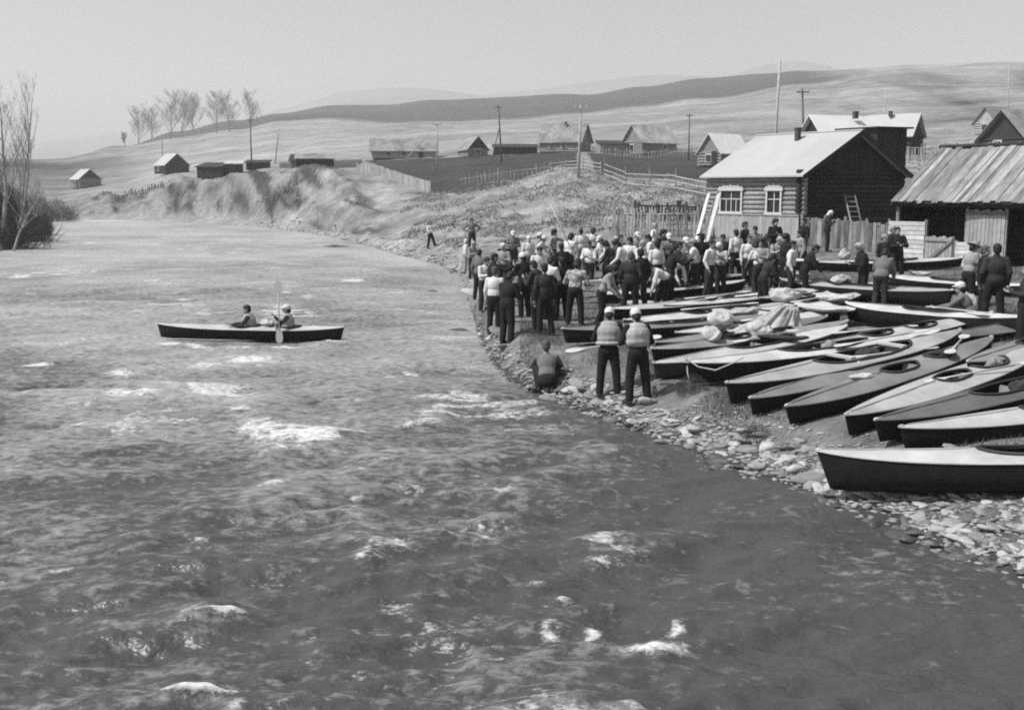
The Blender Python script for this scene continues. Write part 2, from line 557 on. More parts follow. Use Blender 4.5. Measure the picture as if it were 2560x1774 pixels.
ground.data.materials.append(attr_material('ground', (2.2, 3.5)))

# far mountains: two overlapping ridges
def ridge(name, Y, pts, depth):
    pxs = np.linspace(-900, 3500, 260)
    top = np.interp(pxs, [p[0] for p in pts], [p[1] for p in pts]) + 5 * fbm(pxs * .008, pxs * 0 + Y * .01, 4, 71)
    rows = []
    for k, (f, dz) in enumerate([(0, 0.0), (.25, .45), (.6, .85), (1.0, 1.0), (1.5, .6), (2.2, 0.0)]):
        yy = Y + depth * f
        zt = np.array([at(p, t, Y + depth).z for p, t in zip(pxs, top)])
        xx = np.array([a_of(p) * yy for p in pxs])
        rows.append((xx, np.full_like(xx, yy), -5 + (zt + 5) * dz + (12 * fbm(xx * .01, xx * 0 + k, 3, 73) if 0 < k < 3 else 0)))
    X = np.array([r[0] for r in rows]); Yv = np.array([r[1] for r in rows]); Z = np.array([r[2] for r in rows])
    o = link(name, grid_mesh(name, X, Yv, Z, {}), mat('mountain', .20, 1, .2, .01))
    o['kind'] = 'structure'
    return o
ridge('mountains', 2500, [(-900, 470), (600, 300), (760, 262), (860, 232), (960, 220), (1080, 222), (1200, 240), (1330, 225), (1480, 205), (1600, 188), (1800, 190), (1870, 172), (1925, 156), (1985, 150), (2040, 160), (2120, 180), (2300, 190), (3500, 260)], 200)

# ------------------------------------------------------------------ river
FOAM = [  # pixel centre, half width, half height, strength
    (330, 985, 150, 26, 1.0), (520, 975, 130, 20, 1.0), (240, 1010, 90, 16, .7), (140, 862, 140, 16, .8), (700, 1095, 150, 32, 1.0), (640, 1060, 80, 18, .8),
    (800, 1080, 80, 18, .8), (1045, 1050, 70, 22, 1.0), (1100, 1020, 30, 14, .8), (975, 1375, 85, 34, 1.0), (930, 1410, 60, 18, .9),
    (1500, 1352, 78, 24, 1.0), (1560, 1380, 70, 14, .6), (1510, 1410, 50, 10, .8), (1335, 1448, 34, 11, 1.0), (1410, 1472, 28, 8, .8),
    (1380, 1570, 34, 24, .8), (1490, 1575, 36, 24, .8), (1640, 1640, 75, 16, .9), (1700, 1705, 40, 10, .6), (680, 1222, 46, 13, .9),
    (890, 1188, 34, 14, .8), (890, 1245, 44, 7, .7), (375, 1345, 44, 20, .6), (505, 1355, 34, 20, .7), (680, 1450, 54, 24, .5),
    (510, 1752, 90, 10, 1.0), (620, 1030, 60, 14, .7), (660, 1125, 70, 12, .6), (1260, 1232, 44, 7, .6), (1850, 1455, 30, 10, .5),
    (690, 764, 130, 6, .9), (450, 672, 120, 5, .7), (170, 690, 110, 5, .6), (330, 605, 200, 5, .6), (240, 553, 160, 4, .9), (900, 700, 60, 5, .5),
    (560, 868, 110, 6, .9), (780, 862, 90, 6, .8), (100, 905, 60, 10, .6), (1230, 1330, 40, 6, .4), (780, 1620, 40, 10, .4), (1700, 1560, 30, 16, .6),
    (1160, 1120, 30, 6, .5), (520, 1160, 50, 6, .4), (250, 1180, 40, 5, .4), (60, 1135, 40, 8, .5), (1800, 1270, 60, 4, .5), (350, 1600, 30, 6, .4),
    (420, 862, 40, 6, 1.2), (500, 868, 40, 6, 1.2), (600, 872, 50, 6, 1.2), (710, 864, 50, 6, 1.2), (830, 852, 50, 6, 1.1), (640, 900, 110, 8, .8), (300, 930, 90, 9, .7), (860, 1000, 70, 10, .7),
    (180, 1060, 70, 10, .7), (420, 1100, 60, 9, .6), (980, 1150, 60, 8, .6), (1180, 1180, 50, 7, .5), (760, 1300, 60, 9, .6), (150, 1420, 60, 10, .6), (1080, 1480, 50, 9, .6), (560, 1560, 60, 9, .5), (1250, 1660, 60, 10, .6), (200, 1680, 60, 9, .6), (900, 1700, 50, 8, .5),
    (560, 620, 120, 4, .4), (800, 645, 90, 4, .4), (420, 745, 150, 5, .5), (1000, 790, 70, 5, .5), (250, 800, 80, 5, .4), (960, 900, 50, 9, .5)]
wa = np.linspace(-0.80, 0.86, 660)
wy = np.geomspace(2.5, 210, 900)
WA, WY = np.meshgrid(wa, wy)
WX = WA * WY
cell = WY * .0052
def octave(wl, amp, seed, ang=0.0, stretch=1.6):
    c, s = math.cos(ang), math.sin(ang)
    xx = (WX * c + WY * s) / (wl * stretch); yy = (-WX * s + WY * c) / wl
    n = vnoise(xx, yy, seed) + .5 * vnoise(xx * 1.9 + 5, yy * 1.9, seed + 1)
    fade = np.clip(wl / (cell * 3.0) - .5, 0, 1)
    return amp * n * fade
warp = .6 * fbm(WX * .35, WY * .35, 3, 80)
H = octave(3.4, .028, 81, .25) + octave(1.5, .042, 83, -.2, 1.9) + octave(.75, .060, 85, .35, 1.9) + octave(.36, .050, 87, .1, 1.8) + octave(.17, .022, 89, -.3, 1.5)
H = H * (0.75 + .6 * sstep(-.3, .5, fbm(WX * .11, WY * .09, 3, 91)))
ridge_n = 1 - np.abs(fbm(WX * .55 + warp, WY * .9, 3, 93)) * 2.2
foam = np.zeros_like(WX); hump = np.zeros_like(WX)
WPX, WPY = proj(WX, WY, np.zeros_like(WX))
wob_x = 18 * fbm(WX * 1.3, WY * 1.3, 3, 95); wob_y = 9 * fbm(WX * 1.5 + 9, WY * 1.5, 3, 97)
for (cx, cy, hw, hh, st) in FOAM:
    d2 = ((WPX + wob_x * hw / 60 - cx) / hw) ** 2 + ((WPY + wob_y * hh / 14 - cy) / hh) ** 2
    g = np.exp(-d2 * 1.1)
    foam = np.maximum(foam, st * g)
    hump += .06 * st * np.exp(-(((WPX - cx) / (hw * 1.2)) ** 2 + ((WPY - cy - hh * .3) / (hh * 1.4)) ** 2)) * (hh > 7)
H = H + hump * (1 + .8 * vnoise(WX * 1.6, WY * 1.6, 98)) + foam * .035 * fbm(WX * 5, WY * 5, 2, 99)
crest = sstep(.09, .17, H) * .45
wild = sstep(.10, .42, fbm(WX * .30 + warp * .6, WY * .42, 3, 107)) * sstep(.0, .35, fbm(WX * 1.2, WY * 2.0, 3, 109) + .12)   # scattered breaking patches in the fast water
wild = wild * (1 - sstep(-2.0, 4.0, WX - (WY - 12) * .12)) * (.55 + .25 * sstep(14, 24, WY))
foam = np.clip(foam * .90 * (1 + .6 * fbm(WX * 1.1, WY * 1.6, 3, 101)) + wild + crest * sstep(.3, .7, ridge_n), 0, 1)
cur = 1 - sstep(-1.0, 6.5, WX - (WY - 14) * .0)                      # the fast tongue runs on the left, slack water under the near shore
riffle = (.24 * sstep(8, 26, WY) * (.4 + .6 * cur) + .24 * cur + .10 + .22 * sstep(24, 80, WY)
          + .20 * fbm(WX * .16, WY * .16, 3, 103) + .16 * fbm(WX * .7, WY * 1.0, 3, 105) + .8 * np.clip(H, -.15, .3))
fleck = np.clip(riffle, 0, 1)
shs = shoreY(WA) - WY
H = H * sstep(-.5, 1.6, shs) * np.where(shs < 0, 0, 1)
foam = foam * sstep(0.0, 1.0, shs)
river = link('river', grid_mesh('river', WX, WY, H, {'foam': foam, 'fleck': fleck * np.where(shs < .15, 0, 1)}))
river['kind'] = 'structure'
m = bpy.data.materials.new('river_water'); m.use_nodes = True
nt = m.node_tree; bs = nt.nodes['Principled BSDF']
bs.inputs['Base Color'].default_value = (.058, .058, .058, 1)
bs.inputs['Roughness'].default_value = .36
bs.inputs['IOR'].default_value = 1.33
geo = nt.nodes.new('ShaderNodeNewGeometry')
mp = nt.nodes.new('ShaderNodeMapping'); mp.inputs['Scale'].default_value = (1.0, 1.25, 1.0); mp.inputs['Rotation'].default_value = (0, 0, .2)
nt.links.new(geo.outputs['Position'], mp.inputs['Vector'])
nb = nt.nodes.new('ShaderNodeTexNoise'); nb.inputs['Scale'].default_value = 3.6; nb.inputs['Detail'].default_value = 3; nb.inputs['Roughness'].default_value = .55
nt.links.new(mp.outputs[0], nb.inputs['Vector'])
bp = nt.nodes.new('ShaderNodeBump'); bp.inputs['Strength'].default_value = .9; bp.inputs['Distance'].default_value = .07
nt.links.new(nb.outputs['Fac'], bp.inputs['Height']); nt.links.new(bp.outputs[0], bs.inputs['Normal'])
fo = nt.nodes.new('ShaderNodeBsdfPrincipled')
fo.inputs['Base Color'].default_value = (.58, .58, .58, 1); fo.inputs['Roughness'].default_value = .7; fo.inputs['Specular IOR Level'].default_value = .2
fa = nt.nodes.new('ShaderNodeAttribute'); fa.attribute_name = 'foam'
fn = nt.nodes.new('ShaderNodeTexNoise'); fn.inputs['Scale'].default_value = 8.0; fn.inputs['Detail'].default_value = 7; fn.inputs['Roughness'].default_value = .72
nt.links.new(mp.outputs[0], fn.inputs['Vector'])
fr = nt.nodes.new('ShaderNodeMapRange')
fr.inputs['From Min'].default_value = .30; fr.inputs['From Max'].default_value = .72; fr.inputs['To Min'].default_value = .92; fr.inputs['To Max'].default_value = -.15
nt.links.new(fn.outputs['Fac'], fr.inputs['Value'])
sb = nt.nodes.new('ShaderNodeMath'); sb.operation = 'SUBTRACT'
nt.links.new(fa.outputs['Fac'], sb.inputs[0]); nt.links.new(fr.outputs[0], sb.inputs[1])
ml = nt.nodes.new('ShaderNodeMath'); ml.operation = 'MULTIPLY'; ml.use_clamp = True; ml.inputs[1].default_value = 1.5
nt.links.new(sb.outputs[0], ml.inputs[0])
gt = nt.nodes.new('ShaderNodeMath'); gt.operation = 'MULTIPLY'; gt.use_clamp = True       # keep specks out where there is no foam
g4 = nt.nodes.new('ShaderNodeMath'); g4.operation = 'MULTIPLY'; g4.use_clamp = True; g4.inputs[1].default_value = 6.0
nt.links.new(fa.outputs['Fac'], g4.inputs[0])
nt.links.new(ml.outputs[0], gt.inputs[0]); nt.links.new(g4.outputs[0], gt.inputs[1])
# flecks of broken water: soft, fine, denser in the fast current
kn = nt.nodes.new('ShaderNodeTexNoise'); kn.inputs['Scale'].default_value = 4.0; kn.inputs['Detail'].default_value = 9; kn.inputs['Roughness'].default_value = .70
mp2 = nt.nodes.new('ShaderNodeMapping'); mp2.inputs['Scale'].default_value = (1.1, 1.6, 1.0); mp2.inputs['Rotation'].default_value = (0, 0, .12)
nt.links.new(geo.outputs['Position'], mp2.inputs['Vector']); nt.links.new(mp2.outputs[0], kn.inputs['Vector'])
ka = nt.nodes.new('ShaderNodeAttribute'); ka.attribute_name = 'fleck'
k1 = nt.nodes.new('ShaderNodeMath'); k1.operation = 'MULTIPLY_ADD'; k1.inputs[1].default_value = .62; k1.inputs[2].default_value = -.70
nt.links.new(ka.outputs['Fac'], k1.inputs[0])
k2 = nt.nodes.new('ShaderNodeMath'); k2.operation = 'ADD'
nt.links.new(k1.outputs[0], k2.inputs[0]); nt.links.new(kn.outputs['Fac'], k2.inputs[1])
k3 = nt.nodes.new('ShaderNodeMath'); k3.operation = 'MULTIPLY'; k3.use_clamp = True; k3.inputs[1].default_value = 2.6
nt.links.new(k2.outputs[0], k3.inputs[0])
k4 = nt.nodes.new('ShaderNodeMath'); k4.operation = 'MULTIPLY'; k4.inputs[1].default_value = .55
nt.links.new(k3.outputs[0], k4.inputs[0])
k5 = nt.nodes.new('ShaderNodeMath'); k5.operation = 'MAXIMUM'
nt.links.new(k4.outputs[0], k5.inputs[0]); nt.links.new(gt.outputs[0], k5.inputs[1])
mx = nt.nodes.new('ShaderNodeMixShader')
nt.links.new(k5.outputs[0], mx.inputs['Fac']); nt.links.new(bs.outputs[0], mx.inputs[1]); nt.links.new(fo.outputs[0], mx.inputs[2])
nt.links.new(mx.outputs[0], nt.nodes['Material Output'].inputs['Surface'])
river.data.materials.append(m)

# ------------------------------------------------------------------ air
hz = MB().box((0, 1700, 173.5), (7000, 4000, 353))
haze = build(hz, 'haze', None)
haze['kind'] = 'stuff'
haze['label'] = 'pale spring haze softening the far hills'
haze['category'] = 'haze'
hm = bpy.data.materials.new('haze'); hm.use_nodes = True
hn = hm.node_tree; hn.nodes.clear()
ho = hn.nodes.new('ShaderNodeOutputMaterial'); hv = hn.nodes.new('ShaderNodeVolumePrincipled')
hv.inputs['Color'].default_value = (.92, .92, .92, 1); hv.inputs['Density'].default_value = .00042; hv.inputs['Anisotropy'].default_value = .2
hn.links.new(hv.outputs[0], ho.inputs['Volume'])
haze.data.materials.append(hm)

# ------------------------------------------------------------------ shore stones
def stone_mesh(seed, sub=2):
    bm = bmesh.new()
    bmesh.ops.create_icosphere(bm, subdivisions=sub, radius=.5)
    r = random.Random(seed)
    sx, sy, sz = r.uniform(.8, 1.35), r.uniform(.50, .95), r.uniform(.18, .42)
    ph = [r.uniform(0, 6) for _ in range(6)]
    cuts = [(Vector((r.uniform(-1, 1), r.uniform(-1, 1), r.uniform(-.4, 1))).normalized(), r.uniform(.22, .40)) for _ in range(8)]
    for v in bm.verts:
        p = v.co
        for n, d in cuts:
            e = p.dot(n) - d
            if e > 0:
                p = p - n * e * .97
        k = 1 + .10 * math.sin(5 * p.x + ph[0]) + .10 * math.sin(6 * p.y + ph[1]) + .08 * math.sin(7 * p.z + ph[2])
        v.co = Vector((p.x * sx * k, p.y * sy * k, p.z * sz * k))
    me = bpy.data.meshes.new('stone')
    bm.to_mesh(me); bm.free()
    me.polygons.foreach_set('use_smooth', [True] * len(me.polygons))
    return me
STONES = [stone_mesh(i, 2) for i in range(10)]
stone_mats = [mat('stone_pale', .31, .9, .3, 5, .5, 14, rnd=.35), mat('stone_grey', .17, .9, .3, 5, .5, 14, rnd=.4), mat('stone_wet', .09, .45, .3, 5, .3, 14, rnd=.3)]
cand = []
rs = random.Random(3)
def add_stone(x, y, size, wet=None):
    s = y - float(shoreY(x / y))
    cand.append((x, y, size, s))
while len(cand) < 4000:                      # belt of cobbles along the landing
    px = rs.uniform(1190, 2750)
    a = a_of(px); ys = float(shoreY(a))
    wd = .42 + .5 * max(0, (px - 1400) / 1200)
    s = rs.gauss(.25 + wd * .75, wd)
    if s < -.8 or s > 3.0:
        continue
    y = ys + s
    if y > 34 and rs.random() < .4: continue
    # denser towards the camera as the belt widens there
    size = min(.50, max(.06, rs.lognormvariate(-2.15, .55)))
    if s > 1.5: size *= .75
    cand.append((a * y, y, size, s))
for _ in range(900):                         # thinner scatter on the far gravel beach
    px = rs.uniform(640, 1190); a = a_of(px); ys = float(shoreY(a))
    s = rs.expovariate(1 / 4.5) - .8
    y = ys + s
    cand.append((a * y, y, min(.9, rs.lognormvariate(-1.4, .5)), s))
for (px, py, sz) in [(2030, 1195, .62), (2050, 1222, .38), (1990, 1175, .5), (2080, 1140, .4), (1380, 1000, .55), (1250, 830, .5), (1180, 812, .45)]:
    p = land_at(px, py)
    cand.append((p.x, p.y, sz, .8))
cand.sort(key=lambda c: -c[2] / c[1])
frame = [c for c in cand if 0 < proj(c[0], c[1], 0)[0] < 2600]
fs_ = set(frame)
near, rest = frame[:300], frame[300:] + [c for c in cand if c not in fs_]
rest_z = ground_z(np.array([c[0] for c in rest]), np.array([c[1] for c in rest]))
for (x, y, size, s) in near:
    me = STONES[rs.randrange(10)]
    z = max(gz(x, y), -.12) + size * .03
    mm_ = stone_mats[2] if s < .12 + .15 * rs.random() else (stone_mats[0] if rs.random() < .6 else stone_mats[1])
    o = link('stone', me, mm_, ground, (x, y, z), (rs.uniform(-.38, .38), rs.uniform(-.38, .38), rs.uniform(0, 6.28)))
    o.scale = (size, size, size)
vs_all, fs_all = [], []
base_v = [np.array([v.co[:] for v in me.vertices]) for me in [stone_mesh(i + 50, 1) for i in range(6)]]
tmpm = stone_mesh(0, 1)
base_f = np.array([p.vertices[:] for p in tmpm.polygons])
off = 0
for ri, (x, y, size, s) in enumerate(rest):
    V = base_v[rs.randrange(6)] * size
    t = rs.uniform(0, 6.28); c_, s_ = math.cos(t), math.sin(t)
    V = np.stack([V[:, 0] * c_ - V[:, 1] * s_ + x, V[:, 0] * s_ + V[:, 1] * c_ + y, V[:, 2] + max(rest_z[ri], -.1) + size * .04], 1)
    vs_all.append(V); fs_all.append(base_f + off); off += len(V)
pm = bpy.data.meshes.new('pebbles')
pm.from_pydata(np.concatenate(vs_all).tolist(), [], np.concatenate(fs_all).tolist())
smooth(pm)
pb = link('pebbles', pm, mat('pebble', .24, .9, .7, 2.3, .4, 14), ground)
pb['kind'] = 'stuff'

# boulders standing in the shallows
for i, (px, py, w, lab) in enumerate([(838, 617, 3.0, 'wide dark boulder in the shallows below the far gravel beach'),
                                      (768, 598, 1.8, 'small flat dark rock in the water nearest the eroded bluff'),
                                      (932, 607, 1.6, 'dark boulder at the edge of the far gravel beach'),
                                      (1080, 726, .7, 'lone rock breaking the water left of the crowd'),
                                      (1142, 822, .9, 'low dark reef of rock beside the white shirted man at the waterline'),
                                      (1045, 678, 1.2, 'dark stone in the stream upstream of the standing crowd'),
                                      (930, 572, 1.5, 'dark boulder lying on the far gravel slope')]):
    a, m_ = ray(px, py)
    Y = -CAM_Z / m_ if i != 6 else land_at(px, py).y
    z = gz(a * Y, Y) if i == 6 else -.02
    b = MB()
    r = random.Random(i)
    me = stone_mesh(200 + i, 3)
    o = link('boulder', me, mat('boulder', .07, .7, .3, 3, .5, 8), None, (a * Y, Y, z), (0, 0, r.uniform(-.3, .3)))
    o.scale = (w, w * .6, w * .38)
    tag(o, lab, 'boulder', 'rocks at the river edge')

# ------------------------------------------------------------------ grass (uncountable)
def grass(name, n, sampler, hgt, wid, material, label):
    xs, ys, hs = sampler(n)
    zs = ground_z(xs, ys)
    r = np.random.default_rng(5)
    t = r.random(len(xs)) * 2 * np.pi
    lean = .45 * r.random(len(xs)) * hs
    lt = r.random(len(xs)) * 2 * np.pi
    w = wid * (0.6 + .8 * r.random(len(xs)))
    V = np.empty((len(xs), 3, 3))
    V[:, 0] = np.stack([xs - np.cos(t) * w, ys - np.sin(t) * w, zs - .01], 1)
    V[:, 1] = np.stack([xs + np.cos(t) * w, ys + np.sin(t) * w, zs - .01], 1)
    V[:, 2] = np.stack([xs + np.cos(lt) * lean, ys + np.sin(lt) * lean, zs + hs], 1)
    me = bpy.data.meshes.new(name)
    n3 = len(xs)
    me.vertices.add(n3 * 3); me.vertices.foreach_set('co', V.astype(np.float32).ravel())
    me.loops.add(n3 * 3); me.loops.foreach_set('vertex_index', np.arange(n3 * 3, dtype=np.int32))
    me.polygons.add(n3); me.polygons.foreach_set('loop_start', np.arange(n3, dtype=np.int32) * 3)
    me.update(calc_edges=True); me.validate()
    o = link(name, me, material)
    tag(o, label, 'grass', None, 'stuff')
    return o

def samp_bank(n):
    r = np.random.default_rng(8)
    a = r.uniform(a_of(1300), a_of(2750), n * 3)
    ys = shoreY(a)
    y = ys + .9 + r.random(n * 3) ** 1.5 * 26
    x = a * y
    d = fbm(x * .7, y * .7, 3, 111) + .25 * sstep(2, 4, y - ys)
    k = (d > r.uniform(-.15, .5, n * 3)) & (y - ys > .9 + 1.2 * sstep(a_of(1500), a_of(2560), a))
    x, y, d = x[k][:n], y[k][:n], d[k][:n]
    return x, y, (.03 + .06 * r.random(len(x))) * (1 + np.clip(d, 0, .6) * 1.2)
grass('grass', 80000, samp_bank, 0, .006, mat('bank_grass', .11, .9, .35, 1.5), 'short trodden turf between the beached kayaks and the cobbles')

def samp_slope(n):
    r = np.random.default_rng(9)
    px = r.uniform(1000, 1800, n * 2); y = r.uniform(60, 112, n * 2)
    x = np.array(a_of(1280) + (px - 1280) / F_PX * CP) * y
    d = fbm(x * .45, y * .35, 3, 113)
    k = (d > r.uniform(-.1, .4, n * 2)) & (y - shoreY(x / y) > 8)
    x, y = x[k][:n], y[k][:n]
    return x, y, .05 + .14 * r.random(len(x))
grass('grass', 40000, samp_slope, 0, .05, mat('dry_grass', .24, .95, .6, .5), 'dry tussock grass over the mound behind the crowd')

# ------------------------------------------------------------------ bare trees and brush
def branch_tree(mb_trunk, mb_crown, base, height, r0, rng, lean=(0, 0), levels=3, spread=.55, up=.55, twig=.012, forks=4, start=.25, nb=9, blen=.42):
    def grow(p, d, length, rad, lev):
        n = 5 if lev == 0 else 4
        pts = [p.copy()]; rr = [rad]
        q = p.copy(); dd = d.copy()
        for i in range(n):
            dd = (dd + Vector((rng.gauss(0, .10), rng.gauss(0, .10), rng.gauss(0.05, .05)))).normalized()
            q = q + dd * (length / n)
            pts.append(q.copy()); rr.append(max(twig * .5, rad * (1 - .85 * (i + 1) / n)))
        (mb_trunk if lev <= 1 else mb_crown).tube(pts, rr, 7 if lev == 0 else (4 if lev == 1 else 3), caps=False)
        if lev >= levels:
            return
        k = nb if lev == 0 else forks
        for j in range(k):
            t = start + (1 - start) * (j + rng.random()) / k if lev == 0 else .25 + .75 * (j + rng.random()) / k
            i = min(int(t * n), n - 1); f = t * n - i
            bp_ = pts[i].lerp(pts[i + 1], f)
            az = rng.uniform(0, 2 * math.pi)
            side = Vector((math.cos(az), math.sin(az), 0))
            ddir = (dd * .25 + side * spread + Vector((0, 0, up))).normalized()
            l2 = length * (blen if lev == 0 else .5) * (1.15 - .55 * t) * rng.uniform(.7, 1.2)
            grow(bp_, ddir, l2, max(twig, rr[i] * (.42 if lev == 0 else .5)), lev + 1)
    grow(Vector(base), Vector((lean[0], lean[1], 1)).normalized(), height, r0, 0)

bark_pale = mat('birch_bark', .26, .8, .5, 5, .3, 12, stretch=(1, 1, .35))
bark_dark = mat('twig_bark', .15, .9, .3, 4)
def tree(label, px, Y, h, r0, seed, lean=(0, 0), bark=bark_pale, name='bare_tree', group=None, zoff=0, **kw):
    x = a_of(px) * Y; z = gz(x, Y) - .1 + zoff
    t, c = MB(), MB()
    branch_tree(t, c, (0, 0, 0), h, r0, random.Random(seed), lean, **kw)
    e = empty(name, (x, Y, z))
    build(t, 'trunk', bark, e, sm=True); build(c, 'crown', bark_dark if name == 'bare_tree' else mat('birch_twigs', .22, .9, .3, 4), e)
    return tag(e, label, 'tree', group)
G_L = 'birches on the left bank'
tree('leaning pale birch at the very left edge above the brush', -12, 78, 9.5, .17, 1, (.10, 0), name='birch_tree', group=G_L, levels=3, nb=13, forks=6, spread=.5, up=.6, twig=.011)
tree('slim white birch with forked stem just right of the edge birch', 26, 82, 8.6, .13, 2, (.06, 0), name='birch_tree', group=G_L, levels=3, nb=13, forks=6, spread=.45, up=.7, twig=.011)
tree('short white birch stem leaning right over the river brush', 14, 75, 5.6, .11, 3, (.22, .05), name='birch_tree', group=G_L, levels=3, nb=9, forks=5, spread=.5, up=.6, twig=.010)
tree('tall thin birch whose faint twigs reach highest at the left edge', 48, 96, 11.5, .12, 4, (.05, 0), name='birch_tree', group=G_L, levels=3, nb=14, forks=5, spread=.42, up=.8, twig=.009)
tree('dark crooked willow trunk behind the birches at the left edge', -2, 86, 8.5, .28, 5, (.0, 0), bark=mat('willow_bark', .06, .9, .3, 4, .4, 10), name='willow_tree', group=G_L, levels=3, nb=12, forks=6, spread=.5, up=.6, twig=.02)
G_H = 'bare trees on the far hill crest'
hill_trees = [(318, 350, 50, 'smallest leftmost bare tree on the far crest'), (352, 262, 110, 'round topped bare tree left of the tall pair on the crest'), (385, 268, 80, 'slender bare tree beside the round topped one on the crest'),
              (432, 228, 150, 'tallest dense bare tree on the far hill crest'), (462, 224, 150, 'twin of the tallest bare tree, just right of it'), (492, 226, 150, 'dense bare tree right of the twin pair on the crest'),
              (548, 226, 100, 'faint wispy bare tree left of centre on the crest'), (580, 232, 90, 'second wispy bare tree on the crest'), (632, 222, 90, 'faint rightmost bare tree standing alone on the crest')]
for i, (px, top, wpx, lab) in enumerate(hill_trees):
    Y = 560 + 12 * (i % 3)
    x = a_of(px) * Y; z0 = gz(x, Y)
    h = at(px, top, Y).z - z0
    tree(lab, px, Y, max(6, h * .80), .10 + h * .010, 20 + i, (random.uniform(-.04, .04), 0), bark=bark_dark, group=G_H, levels=3, nb=24, forks=11, spread=.95 if wpx > 60 else .6, up=.75, twig=.020, start=.10, blen=.55)

def brush(label, px, py_base, Y, wid, hgt, n, seed, group, tone=.05):
    """bare twiggy bush: a few stems and a rounded cloud of fine twigs"""
    r = random.Random(seed)
    x0 = a_of(px) * Y
    zb = gz(x0, Y)
    st = MB(); kr = min(1.0, hgt * .35)
    for i in range(40):
        bx = r.gauss(0, wid * .3); by = r.gauss(0, wid * .2)
        p = Vector((bx, by, max(gz(x0 + bx, Y + by), -.1) - zb))
        d = Vector((bx / wid * .9 + r.gauss(0, .25), r.gauss(0, .3), 1)).normalized()
        q = p + d * hgt * r.uniform(.3, .6)
        e = q + (d + Vector((r.gauss(0, .4), r.gauss(0, .4), 0))).normalized() * hgt * r.uniform(.2, .4)
        st.tube([p, q, e], [.035 * kr, .022 * kr, .008 * kr], 3, caps=False)
    g = np.random.default_rng(seed)
    N = n * 14
    t = g.random(N) * 2 * np.pi; u = np.sqrt(g.random(N)); h_ = g.random(N) ** .8
    lump = 1 + .25 * np.sin(3 * t + seed) + .18 * np.sin(5 * t + 2.1 * seed)
    cx = np.cos(t) * u * wid * .62 * lump; cy = np.sin(t) * u * wid * .45
    cz = h_ * hgt * np.sqrt(np.clip(1 - u ** 2 * .85, 0.05, 1)) * (.9 + .25 * np.sin(2.3 * cx + seed))
    gzv = np.maximum(ground_z(x0 + cx, Y + cy), -.1) - zb
    c = np.stack([cx, cy, cz + gzv], 1)
    dv = np.stack([cx / wid * .8 + g.normal(0, .45, N), g.normal(0, .45, N), .35 + g.random(N)], 1)
    dv /= np.linalg.norm(dv, axis=1)[:, None]
    ln = (hgt * (.10 + .16 * g.random(N)))[:, None]
    sd = np.cross(dv, g.normal(0, 1, (N, 3))); sd /= np.linalg.norm(sd, axis=1)[:, None]
    wv = (.018 * kr * (.6 + .8 * g.random(N)))[:, None]
    V_ = np.stack([c - sd * wv, c + sd * wv, c + dv * ln], 1).reshape(-1, 3)
    tw = MB(); tw.v = V_.tolist(); tw.f = [(3 * i, 3 * i + 1, 3 * i + 2) for i in range(N)]
    e = empty('willow_bush', (x0, Y, zb))
    build(st, 'stems', mat('brush_bark_%d' % int(tone * 1000), tone, .95, .3, 3), e)
    build(tw, 'twigs', mat('brush_bark_%d' % int(tone * 1000), tone, .95, .3, 3), e)
    return tag(e, label, 'bush', group)
G_B = 'willow brush on the left bank'
brush('dark willow thicket touching the water at the left edge', -30, 600, 79, 5.0, 2.6, 520, 1, G_B)
brush('dark bush leaning over the river just right of the left edge', 34, 600, 90, 4.2, 3.0, 480, 2, G_B)
brush('lower brush tapering down to the water right of the birches', 62, 570, 104, 3.6, 2.6, 420, 3, G_B)
brush('grey brush behind the birches, farthest back on the left bank', 110, 545, 150, 7.5, 3.0, 420, 4, G_B, .10)
brush('tall dense brush at the frame edge behind the birch trunks', -60, 560, 92, 6.0, 4.6, 520, 5, G_B)
brush('dark shrubs clinging to the gully of the eroded bluff', 728, 500, 131, 2.2, 1.7, 70, 6, 'shrubs on the bluff')
brush('dark shrubs at the left shoulder of the eroded bluff', 440, 490, 153, 2.6, 1.4, 60, 7, 'shrubs on the bluff')
brush('low dark tuft of weeds beside the cobbles near the bows', 1738, 1020, 19.6, .45, .28, 260, 8, 'weed tufts on the landing', .07)
brush('second weed tuft on the cobble edge below the dark kayak', 1905, 1095, 16.9, .4, .22, 220, 9, 'weed tufts on the landing', .07)

# ------------------------------------------------------------------ buildings
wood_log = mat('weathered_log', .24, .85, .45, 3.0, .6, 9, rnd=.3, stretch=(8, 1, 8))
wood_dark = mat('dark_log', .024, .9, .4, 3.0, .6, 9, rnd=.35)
wood_plank = mat('weathered_plank', .24, .85, .35, 4.0, .5, 10, rnd=.45, stretch=(1, 1, 1), dirt=.5)
wood_pale = mat('pale_plank', .50, .8, .25, 4.0, .4, 10, rnd=.18)
wood_grey = mat('grey_plank', .20, .88, .35, 4.0, .5, 10, rnd=.35)
white_paint = mat('white_paint', .50, .6, .12, 8, .1, 20)
roof_white = mat('pale_roof_sheet', .39, .5, .06, 1.2, .08, 3, dirt=.08)
roof_lit = mat('lit_roof_sheet', .62, .5, .08, 1.2, .08, 3)  # paler copy of the roof sheet, sunlit brightness put into its colour
glass = mat('window_glass', .02, .12, .2, 3, spec=.6)
boards_pale = mat('pale_boarding', .31, .85, .2, 3, .3, 9, rnd=.12)
thatch = mat('thatch', .24, .95, .35, 2.5, .6, 6, dirt=.4)
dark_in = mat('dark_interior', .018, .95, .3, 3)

def log(parent, p0, p1, r, material):
    b = MB().tube([p0, p1], [r, r * .96], 10)
    o = build(b, 'log', material, parent)
    o.data.polygons.foreach_set('use_smooth', [len(p.vertices) == 4 for p in o.data.polygons])
    return o

